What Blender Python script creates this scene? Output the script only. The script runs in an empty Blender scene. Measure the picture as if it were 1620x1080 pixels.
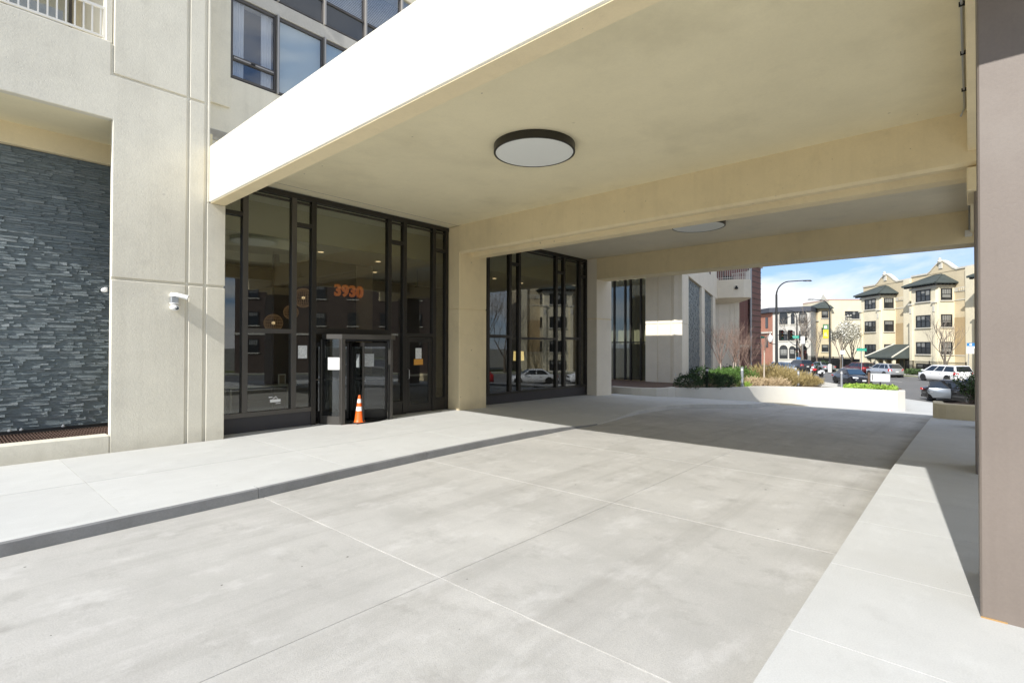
import bpy, bmesh, math, random
from mathutils import Vector, Matrix, Quaternion, Euler, Euler, Euler, Euler, Euler, Euler, Euler, Euler, Euler, Euler, Euler, Euler, Euler, Euler
rnd = random.Random(7)
S = bpy.context.scene
COL = S.collection
PI = math.pi

# ------------------------------------------------------------------ camera, sky, sun, exposure
yaw, pitch, roll = math.radians(41.564), math.radians(0.545), math.radians(0.134)
cy_, sy_ = math.cos(yaw), math.sin(yaw)
_f, _r, _u = Vector((cy_, sy_, 0)), Vector((sy_, -cy_, 0)), Vector((0, 0, 1))
_f2 = _f*math.cos(pitch) + _u*math.sin(pitch)
_u2 = -_f*math.sin(pitch) + _u*math.cos(pitch)
_r3 = _r*math.cos(roll) + _u2*math.sin(roll)
_u3 = -_r*math.sin(roll) + _u2*math.cos(roll)
cam_d = bpy.data.cameras.new('camera')
cam = bpy.data.objects.new('camera', cam_d)
COL.objects.link(cam)
cam.matrix_world = Matrix(((_r3.x, _u3.x, -_f2.x, 0), (_r3.y, _u3.y, -_f2.y, 0), (_r3.z, _u3.z, -_f2.z, 2.05), (0, 0, 0, 1)))
cam_d.sensor_fit = 'HORIZONTAL'
cam_d.sensor_width = 36
cam_d.lens = 817.3/1620*36
cam_d.clip_start = 0.05
cam_d.clip_end = 2500
S.camera = cam

SUN_DIR = Vector((1.0, 0.106, -0.70)).normalized()
sun_el = math.asin(-SUN_DIR.z)
sun_rot = math.atan2(-SUN_DIR.x, -SUN_DIR.y)
W = bpy.data.worlds.new('World')
S.world = W
W.use_nodes = True
wn, wl = W.node_tree.nodes, W.node_tree.links
wn.clear()
wo = wn.new('ShaderNodeOutputWorld')
bg = wn.new('ShaderNodeBackground')
bg.inputs['Strength'].default_value = 0.15
sky = wn.new('ShaderNodeTexSky')
sky.sky_type = 'NISHITA'
sky.sun_disc = False
sky.sun_elevation = sun_el
sky.sun_rotation = sun_rot
sky.air_density = 1.0
sky.dust_density = 0.5
sky.ozone_density = 2.0
tc = wn.new('ShaderNodeTexCoord')
mp = wn.new('ShaderNodeMapping')
mp.inputs['Scale'].default_value = (1.2, 1.2, 5.0)
mp.inputs['Location'].default_value = (-6.99, -14.53, 0.41)
nz = wn.new('ShaderNodeTexNoise')
nz.inputs['Scale'].default_value = 2.2
nz.inputs['Detail'].default_value = 8
nz.inputs['Roughness'].default_value = 0.55
nz.inputs['Distortion'].default_value = 0.5
cr = wn.new('ShaderNodeValToRGB')
cr.color_ramp.elements[0].position = 0.42
cr.color_ramp.elements[0].color = (0, 0, 0, 1)
cr.color_ramp.elements[1].position = 0.62
cr.color_ramp.elements[1].color = (0.92, 0.92, 0.92, 1)
mx = wn.new('ShaderNodeMixRGB')
mx.inputs['Color2'].default_value = (2.7, 2.68, 2.68, 1)
wl.new(tc.outputs['Generated'], mp.inputs['Vector'])
wl.new(mp.outputs['Vector'], nz.inputs['Vector'])
wl.new(nz.outputs['Fac'], cr.inputs['Fac'])
wl.new(cr.outputs['Color'], mx.inputs['Fac'])
gm = wn.new('ShaderNodeGamma')                          # soft, hazy spring sky: even out horizon and zenith
gm.inputs['Gamma'].default_value = 0.5
ti = wn.new('ShaderNodeMixRGB'); ti.blend_type = 'MULTIPLY'; ti.inputs['Fac'].default_value = 1
ti.inputs['Color2'].default_value = (0.50, 0.655, 0.93, 1)
wl.new(sky.outputs['Color'], gm.inputs['Color'])
wl.new(gm.outputs['Color'], ti.inputs['Color1'])
wl.new(ti.outputs['Color'], mx.inputs['Color1'])
wl.new(mx.outputs['Color'], bg.inputs['Color'])
wl.new(bg.outputs['Background'], wo.inputs['Surface'])

sun_d = bpy.data.lights.new('sun', 'SUN')
sun_d.energy = 2.0
sun_d.angle = math.radians(0.5)
sun_d.color = (1.0, 0.97, 0.93)
sun = bpy.data.objects.new('sun', sun_d)
COL.objects.link(sun)
sun.rotation_mode = 'QUATERNION'
sun.rotation_quaternion = SUN_DIR.to_track_quat('-Z', 'Y')
sun.location = (-20, -5, 30)

S.view_settings.view_transform = 'Standard'
S.view_settings.look = 'None'
S.view_settings.gamma = 1
S.view_settings.use_curve_mapping = False
S.view_settings.exposure = 1.56
S.render.engine = 'CYCLES'
S.cycles.max_bounces = 9
S.cycles.diffuse_bounces = 5
S.cycles.glossy_bounces = 4
S.cycles.transmission_bounces = 4
S.cycles.transparent_max_bounces = 16
S.cycles.use_denoising = True
S.cycles.sample_clamp_indirect = 8
S.cycles.caustics_reflective = False
S.cycles.caustics_refractive = False

# ------------------------------------------------------------------ helpers
class MB:
    """collects shapes, builds ONE mesh object"""
    def __init__(self, M=None):
        self.v, self.f, self.M = [], [], M
    def add(self, vs, fs):
        k = len(self.v)
        if self.M is not None:
            vs = [tuple(self.M @ Vector(p)) for p in vs]
        self.v += [tuple(p) for p in vs]
        self.f += [tuple(i+k for i in q) for q in fs]
        return self
    def box(self, x0, x1, y0, y1, z0, z1):
        if x1 < x0: x0, x1 = x1, x0
        if y1 < y0: y0, y1 = y1, y0
        if z1 < z0: z0, z1 = z1, z0
        return self.add([(x0,y0,z0),(x1,y0,z0),(x1,y1,z0),(x0,y1,z0),(x0,y0,z1),(x1,y0,z1),(x1,y1,z1),(x0,y1,z1)],
                        [(0,3,2,1),(4,5,6,7),(0,1,5,4),(1,2,6,5),(2,3,7,6),(3,0,4,7)])
    def hexa(self, b, t):
        return self.add(list(b)+list(t), [(3,2,1,0),(4,5,6,7),(0,1,5,4),(1,2,6,5),(2,3,7,6),(3,0,4,7)])
    def prism(self, pts, z0, z1):
        """pts in plan (x,y); z0,z1 numbers, lists or functions of (x,y)"""
        n = len(pts)
        g = lambda z, i: z(*pts[i]) if callable(z) else (z[i] if isinstance(z, (list, tuple)) else z)
        vs = [(p[0],p[1],g(z0,i)) for i, p in enumerate(pts)] + [(p[0],p[1],g(z1,i)) for i, p in enumerate(pts)]
        return self.add(vs, [tuple(range(n-1,-1,-1)), tuple(range(n,2*n))]+[(i,(i+1)%n,n+(i+1)%n,n+i) for i in range(n)])
    def prism_xz(self, pts, y0, y1):
        n = len(pts)
        vs = [(p[0],y0,p[1]) for p in pts]+[(p[0],y1,p[1]) for p in pts]
        return self.add(vs, [tuple(range(n)), tuple(range(2*n-1,n-1,-1))]+[((i+1)%n,i,n+i,n+(i+1)%n) for i in range(n)])
    def prism_yz(self, pts, x0, x1):
        n = len(pts)
        vs = [(x0,p[0],p[1]) for p in pts]+[(x1,p[0],p[1]) for p in pts]
        return self.add(vs, [tuple(range(n-1,-1,-1)), tuple(range(n,2*n))]+[(i,(i+1)%n,n+(i+1)%n,n+i) for i in range(n)])
    def quad(self, a, b, c, d):
        return self.add([a,b,c,d], [(0,1,2,3)])
    def poly(self, pts):
        return self.add(pts, [tuple(range(len(pts)))])
    def tube(self, path, r, n=8, r1=None, caps=True):
        path = [Vector(p) for p in path]
        m = len(path)
        vs, fs = [], []
        for i, p in enumerate(path):
            d = (path[min(i+1,m-1)]-path[max(i-1,0)])
            if d.length < 1e-9: d = Vector((0,0,1))
            d.normalize()
            a = Vector((0,0,1)) if abs(d.z) < 0.9 else Vector((1,0,0))
            s = d.cross(a).normalized(); t = d.cross(s)
            rr = r if r1 is None else r+(r1-r)*i/max(m-1,1)
            for k in range(n):
                an = 2*PI*k/n
                vs.append(tuple(p+s*math.cos(an)*rr+t*math.sin(an)*rr))
        for i in range(m-1):
            for k in range(n):
                fs.append((i*n+k, i*n+(k+1)%n, (i+1)*n+(k+1)%n, (i+1)*n+k))
        if caps:
            fs.append(tuple(range(n-1,-1,-1))); fs.append(tuple(range((m-1)*n, m*n)))
        return self.add(vs, fs)
    def lathe(self, prof, c=(0,0,0), n=24, a0=0, a1=2*PI, axis='z'):
        full = abs(a1-a0-2*PI) < 1e-6
        k = n if full else n+1
        vs = []
        for r, z in prof:
            for i in range(k):
                an = a0+(a1-a0)*i/n
                p = (r*math.cos(an), r*math.sin(an), z)
                if axis == 'y': p = (p[0], p[2], p[1])
                if axis == 'x': p = (p[2], p[0], p[1])
                vs.append((c[0]+p[0], c[1]+p[1], c[2]+p[2]))
        fs = []
        for j in range(len(prof)-1):
            for i in range(n):
                fs.append((j*k+i, j*k+(i+1)%k, (j+1)*k+(i+1)%k, (j+1)*k+i))
        if full:
            if prof[0][0] > 1e-6: fs.append(tuple(range(k-1,-1,-1)))
            if prof[-1][0] > 1e-6: fs.append(tuple(range((len(prof)-1)*k, len(prof)*k)))
        return self.add(vs, fs)
    def ball(self, c, r, n=10, sz=1.0):
        prof = [(max(1e-5, r*math.sin(PI*i/n)), -r*sz*math.cos(PI*i/n)) for i in range(n+1)]
        return self.lathe(prof, c, n*2)
    def mesh(self, name, bevel=0, segs=1, fix=True):
        me = bpy.data.meshes.new(name)
        me.from_pydata(self.v, [], self.f)
        if fix or bevel:
            bm = bmesh.new(); bm.from_mesh(me)
            bmesh.ops.recalc_face_normals(bm, faces=bm.faces)
            if bevel:
                es = [e for e in bm.edges if len(e.link_faces) == 2 and e.calc_face_angle(0) > 0.5]
                bmesh.ops.bevel(bm, geom=es, offset=bevel, segments=segs, affect='EDGES', profile=0.5, clamp_overlap=True)
            bm.to_mesh(me); bm.free()
        return me
    def build(self, name, mat, parent=None, bevel=0, segs=1, smooth=False, fix=True):
        me = self.mesh(name, bevel, segs, fix)
        if mat is not None: me.materials.append(mat)
        if smooth:
            me.polygons.foreach_set('use_smooth', [True]*len(me.polygons))
            if smooth != 'all':
                try: me.set_sharp_from_angle(angle=math.radians(40))
                except Exception: pass
        return link(name, me, parent)

def link(name, data, parent=None):
    o = bpy.data.objects.new(name, data)
    COL.objects.link(o)
    if parent is not None: adopt(o, parent)
    return o

def adopt(o, parent):
    o.parent = parent
    if parent.parent is None and parent.type == 'EMPTY':
        o.matrix_parent_inverse = Matrix.Translation(-Vector(parent.location))

def tag(o, label=None, cat=None, group=None, kind=None):
    if label: o['label'] = label
    if cat: o['category'] = cat
    if group: o['group'] = group
    if kind: o['kind'] = kind
    return o

def thing(name, label, cat, loc=(0,0,0), group=None):
    o = link(name, None)
    o.location = loc
    o.empty_display_size = 0.2
    return tag(o, label, cat, group)

def copy_thing(root, loc=None, rotz=None, label=None, group=None):
    r = root.copy(); COL.objects.link(r)
    def rec(a, b):
        for ch in a.children:
            c = ch.copy(); COL.objects.link(c); c.parent = b
            rec(ch, c)
    rec(root, r)
    if loc is not None: r.location = loc
    if rotz is not None: r.rotation_euler = (0,0,rotz)
    if label: r['label'] = label
    if group: r['group'] = group
    return r

def lerp_tab(tab, x):
    if x <= tab[0][0]: return tab[0][1]
    for (a, b), (c, d) in zip(tab, tab[1:]):
        if x <= c: return b+(d-b)*(x-a)/(c-a)
    return tab[-1][1]

# ------------------------------------------------------------------ materials
def nodes_of(name):
    m = bpy.data.materials.new(name); m.use_nodes = True
    n, l = m.node_tree.nodes, m.node_tree.links
    b = n['Principled BSDF']
    return m, n, l, b

def plain(name, c, rough=0.6, metal=0.0, emit=None, estr=0, spec=0.5, coat=0.0, var=0.0):
    m, n, l, b = nodes_of(name)
    b.inputs['Base Color'].default_value = (*c, 1)
    b.inputs['Roughness'].default_value = rough
    b.inputs['Metallic'].default_value = metal
    b.inputs['Specular IOR Level'].default_value = spec
    b.inputs['Coat Weight'].default_value = coat
    b.inputs['Coat Roughness'].default_value = 0.04
    if emit:
        b.inputs['Emission Color'].default_value = (*emit, 1)
        b.inputs['Emission Strength'].default_value = estr
    if var:
        tex = n.new('ShaderNodeTexNoise'); tex.inputs['Scale'].default_value = 3.0; tex.inputs['Detail'].default_value = 5
        tcx = n.new('ShaderNodeTexCoord'); l.new(tcx.outputs['Object'], tex.inputs['Vector'])
        mr = n.new('ShaderNodeMapRange'); mr.inputs['To Min'].default_value = 1-var; mr.inputs['To Max'].default_value = 1+var
        l.new(tex.outputs['Fac'], mr.inputs['Value'])
        mu = n.new('ShaderNodeMixRGB'); mu.blend_type = 'MULTIPLY'; mu.inputs['Fac'].default_value = 1
        mu.inputs['Color1'].default_value = (*c, 1)
        l.new(mr.outputs['Result'], mu.inputs['Color2']); l.new(mu.outputs['Color'], b.inputs['Base Color'])
    return m

def concrete(name, c, rough=0.85, big=0.10, fine=0.06, big_scale=0.6, fine_scale=40, bump=0.15, rand=0.0, stain=None, stain_amt=0.0, stretch=(1,1,1), spots=0.0, pits=0.0, streak=0.0, foot=0.0, smudge=0.0, pale=0.0, edge_shade=0.0, lanes=0.0, spot_scale=2.3):
    m, n, l, b = nodes_of(name)
    b.inputs['Roughness'].default_value = rough
    b.inputs['Specular IOR Level'].default_value = 0.3
    geo = n.new('ShaderNodeNewGeometry')
    mpp = n.new('ShaderNodeMapping'); mpp.inputs['Scale'].default_value = stretch
    l.new(geo.outputs['Position'], mpp.inputs['Vector'])
    def noise(scale, detail=6, rgh=0.6, vec=None):
        t = n.new('ShaderNodeTexNoise'); t.inputs['Scale'].default_value = scale
        t.inputs['Detail'].default_value = detail; t.inputs['Roughness'].default_value = rgh
        l.new(vec if vec is not None else mpp.outputs['Vector'], t.inputs['Vector'])
        return t
    def rng(sock, lo, hi, f0=0.25, f1=0.75):
        t = n.new('ShaderNodeMapRange'); t.inputs['From Min'].default_value = f0; t.inputs['From Max'].default_value = f1
        t.inputs['To Min'].default_value = lo; t.inputs['To Max'].default_value = hi
        l.new(sock, t.inputs['Value']); return t.outputs['Result']
    def mul(a, bb):
        t = n.new('ShaderNodeMath'); t.operation = 'MULTIPLY'; l.new(a, t.inputs[0]); l.new(bb, t.inputs[1]); return t.outputs[0]
    nb = noise(big_scale); nf = noise(fine_scale, 4, 0.7, geo.outputs['Position'])
    v = mul(rng(nb.outputs['Fac'], 1-big, 1+big), rng(nf.outputs['Fac'], 1-fine, 1+fine))
    nm = noise(big_scale*5, 5, 0.65)
    v = mul(v, rng(nm.outputs['Fac'], 1-big*0.6, 1+big*0.6))
    if rand:
        oi = n.new('ShaderNodeObjectInfo'); v = mul(v, rng(oi.outputs['Random'], 1-rand, 1+rand, 0, 1))
    mu = n.new('ShaderNodeMixRGB'); mu.blend_type = 'MULTIPLY'; mu.inputs['Fac'].default_value = 1
    mu.inputs['Color1'].default_value = (*c, 1); l.new(v, mu.inputs['Color2'])
    out = mu.outputs['Color']
    if stain:
        ns = noise(big_scale*1.7, 7, 0.6)
        st = n.new('ShaderNodeMixRGB'); st.inputs['Color2'].default_value = (*stain, 1)
        l.new(rng(ns.outputs['Fac'], 0, stain_amt, 0.52, 0.72), st.inputs['Fac']); l.new(out, st.inputs['Color1']); out = st.outputs['Color']
    def shade(fac, col, src):
        t = n.new('ShaderNodeMixRGB'); t.inputs['Color2'].default_value = (*col, 1)
        l.new(fac, t.inputs['Fac']); l.new(src, t.inputs['Color1']); return t.outputs['Color']
    def mapped(sc):
        t = n.new('ShaderNodeMapping'); t.inputs['Scale'].default_value = sc
        l.new(geo.outputs['Position'], t.inputs['Vector']); return t.outputs['Vector']
    dark = (c[0]*0.42, c[1]*0.40, c[2]*0.37)
    if streak:
        out = shade(rng(noise(1.0, 5, 0.6, mapped((4.5,4.5,0.22))).outputs['Fac'], 0, streak, 0.5, 0.78), dark, out)
    if lanes:
        out = shade(rng(noise(1.0, 5, 0.6, mapped((0.16,2.2,1))).outputs['Fac'], 0, lanes, 0.50, 0.75), dark, out)
    if smudge:
        out = shade(rng(noise(2.6, 9, 0.68).outputs['Fac'], 0, smudge, 0.56, 0.74), dark, out)
    if pale:
        out = shade(rng(noise(1.25, 9, 0.7, mapped((1,1.6,1))).outputs['Fac'], 0, pale, 0.54, 0.72), (min(.8,c[0]*1.35), min(.8,c[1]*1.36), min(.8,c[2]*1.40)), out)
    sxyz = n.new('ShaderNodeSeparateXYZ'); l.new(geo.outputs['Position'], sxyz.inputs[0])
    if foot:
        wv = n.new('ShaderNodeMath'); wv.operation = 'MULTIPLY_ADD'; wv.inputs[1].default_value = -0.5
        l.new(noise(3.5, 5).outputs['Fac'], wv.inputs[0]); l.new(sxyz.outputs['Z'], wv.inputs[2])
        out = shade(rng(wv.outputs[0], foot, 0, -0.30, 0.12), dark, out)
    if edge_shade:  # contact shadow along the right drive edge, painted into the colour
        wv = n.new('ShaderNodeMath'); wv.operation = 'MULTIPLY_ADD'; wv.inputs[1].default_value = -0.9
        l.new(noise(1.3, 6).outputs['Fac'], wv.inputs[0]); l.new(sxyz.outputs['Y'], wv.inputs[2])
        out = shade(mul(rng(wv.outputs[0], edge_shade, 0, 0.45, 1.0), rng(sxyz.outputs['X'], 0, 1, 6.5, 10)), dark, out)
    if spots:
        for sc_, lo in ((spot_scale, 0.010), (spot_scale*2.7, 0.008)):
            vo = n.new('ShaderNodeTexVoronoi'); vo.inputs['Scale'].default_value = sc_; vo.inputs['Randomness'].default_value = 1
            wob = n.new('ShaderNodeMixRGB'); wob.inputs['Fac'].default_value = 0.05
            l.new(geo.outputs['Position'], wob.inputs['Color1']); l.new(noise(16, 3).outputs['Color'], wob.inputs['Color2'])
            l.new(wob.outputs['Color'], vo.inputs['Vector'])
            sv = n.new('ShaderNodeSeparateColor'); l.new(vo.outputs['Color'], sv.inputs[0])
            rad = n.new('ShaderNodeMath'); rad.operation = 'MULTIPLY'; rad.inputs[1].default_value = 0.062
            pw_ = n.new('ShaderNodeMath'); pw_.operation = 'POWER'; pw_.inputs[1].default_value = 3.0
            l.new(sv.outputs[0], pw_.inputs[0]); l.new(pw_.outputs[0], rad.inputs[0])
            df = n.new('ShaderNodeMath'); df.operation = 'SUBTRACT'; l.new(vo.outputs['Distance'], df.inputs[0]); l.new(rad.outputs[0], df.inputs[1])
            out = shade(mul(rng(df.outputs[0], spots, 0, -0.006, lo), rng(sv.outputs[1], 0, 1, 0.35, 0.6)), (c[0]*0.22, c[1]*0.21, c[2]*0.20), out)
    l.new(out, b.inputs['Base Color'])
    bp = n.new('ShaderNodeBump'); bp.inputs['Strength'].default_value = bump; bp.inputs['Distance'].default_value = 0.02
    h = nf.outputs['Fac']
    if pits:
        vp = n.new('ShaderNodeTexVoronoi'); vp.inputs['Scale'].default_value = 14
        l.new(geo.outputs['Position'], vp.inputs['Vector'])
        ng = noise(0.8, 3)
        pm = mul(rng(vp.outputs['Distance'], -pits, 0, 0.03, 0.16), rng(ng.outputs['Fac'], 0, 1, 0.48, 0.6))
        ad = n.new('ShaderNodeMath'); ad.operation = 'ADD'; l.new(h, ad.inputs[0]); l.new(pm, ad.inputs[1]); h = ad.outputs[0]
    l.new(h, bp.inputs['Height']); l.new(bp.outputs['Normal'], b.inputs['Normal'])
    return m

def glass(name, tint, f0=0.05, rough=0.0):
    m = bpy.data.materials.new(name); m.use_nodes = True
    n, l = m.node_tree.nodes, m.node_tree.links
    n.clear()
    out = n.new('ShaderNodeOutputMaterial'); mix = n.new('ShaderNodeMixShader')
    tr = n.new('ShaderNodeBsdfTransparent'); tr.inputs['Color'].default_value = (*tint, 1)
    gl = n.new('ShaderNodeBsdfGlossy'); gl.inputs['Roughness'].default_value = rough; gl.inputs['Color'].default_value = (0.95, 0.97, 1, 1)
    lw = n.new('ShaderNodeLayerWeight'); lw.inputs['Blend'].default_value = 0.5
    pw = n.new('ShaderNodeMath'); pw.operation = 'POWER'; pw.inputs[1].default_value = 4.0
    ml = n.new('ShaderNodeMath'); ml.operation = 'MULTIPLY_ADD'; ml.inputs[1].default_value = 1-f0; ml.inputs[2].default_value = f0
    l.new(lw.outputs['Facing'], pw.inputs[0]); l.new(pw.outputs[0], ml.inputs[0]); l.new(ml.outputs[0], mix.inputs['Fac'])
    l.new(tr.outputs[0], mix.inputs[1]); l.new(gl.outputs[0], mix.inputs[2]); l.new(mix.outputs[0], out.inputs['Surface'])
    return m

def leafy(name, c1, c2, rough=0.6):
    m, n, l, b = nodes_of(name)
    geo = n.new('ShaderNodeNewGeometry')
    r = n.new('ShaderNodeValToRGB')
    r.color_ramp.elements[0].color = (*c1, 1); r.color_ramp.elements[1].color = (*c2, 1)
    l.new(geo.outputs['Random Per Island'], r.inputs['Fac']); l.new(r.outputs['Color'], b.inputs['Base Color'])
    b.inputs['Roughness'].default_value = rough
    b.inputs['Specular IOR Level'].default_value = 0.25
    return m

def brick_mat(name, c1, c2, mortar, scale=1.0, bands=False):
    m, n, l, b = nodes_of(name)
    geo = n.new('ShaderNodeNewGeometry')
    sx = n.new('ShaderNodeSeparateXYZ'); l.new(geo.outputs['Position'], sx.inputs[0])
    ad = n.new('ShaderNodeMath'); ad.operation = 'ADD'; l.new(sx.outputs['X'], ad.inputs[0]); l.new(sx.outputs['Y'], ad.inputs[1])
    cb = n.new('ShaderNodeCombineXYZ'); l.new(ad.outputs[0], cb.inputs['X']); l.new(sx.outputs['Z'], cb.inputs['Y'])
    br = n.new('ShaderNodeTexBrick'); br.inputs['Scale'].default_value = 2.2*scale
    br.inputs['Color1'].default_value = (*c1, 1); br.inputs['Color2'].default_value = (*c2, 1); br.inputs['Mortar'].default_value = (*mortar, 1)
    br.inputs['Mortar Size'].default_value = 0.018; br.inputs['Row Height'].default_value = 0.17
    l.new(cb.outputs[0], br.inputs['Vector'])
    nn = n.new('ShaderNodeTexNoise'); nn.inputs['Scale'].default_value = 0.5; nn.inputs['Detail'].default_value = 6
    l.new(geo.outputs['Position'], nn.inputs['Vector'])
    mr = n.new('ShaderNodeMapRange'); mr.inputs['To Min'].default_value = 0.8; mr.inputs['To Max'].default_value = 1.2
    l.new(nn.outputs['Fac'], mr.inputs['Value'])
    mu = n.new('ShaderNodeMixRGB'); mu.blend_type = 'MULTIPLY'; mu.inputs['Fac'].default_value = 1
    l.new(br.outputs['Color'], mu.inputs['Color1']); l.new(mr.outputs['Result'], mu.inputs['Color2'])
    l.new(mu.outputs['Color'], b.inputs['Base Color']); b.inputs['Roughness'].default_value = 0.85
    return m

def print_mat(name, paper, ink, sx=30, sz=60, vert=False):
    """paper with rows of unreadable small print"""
    m, n, l, b = nodes_of(name)
    t = n.new('ShaderNodeTexCoord')
    w = n.new('ShaderNodeTexWave'); w.bands_direction = 'Z'; w.inputs['Scale'].default_value = sz/6.28; w.inputs['Distortion'].default_value = 0
    l.new(t.outputs['Object'], w.inputs['Vector'])
    nn = n.new('ShaderNodeTexNoise'); nn.inputs['Scale'].default_value = sx; nn.inputs['Detail'].default_value = 2
    l.new(t.outputs['Object'], nn.inputs['Vector'])
    mu = n.new('ShaderNodeMath'); mu.operation = 'MULTIPLY'; l.new(w.outputs['Fac'], mu.inputs[0]); l.new(nn.outputs['Fac'], mu.inputs[1])
    mr = n.new('ShaderNodeMapRange'); mr.inputs['From Min'].default_value = 0.3; mr.inputs['From Max'].default_value = 0.42; mr.inputs['To Max'].default_value = 0.75
    l.new(mu.outputs[0], mr.inputs['Value'])
    mxx = n.new('ShaderNodeMixRGB'); mxx.inputs['Color1'].default_value = (*paper, 1); mxx.inputs['Color2'].default_value = (*ink, 1)
    l.new(mr.outputs['Result'], mxx.inputs['Fac']); l.new(mxx.outputs['Color'], b.inputs['Base Color'])
    b.inputs['Roughness'].default_value = 0.7
    return m

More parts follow.
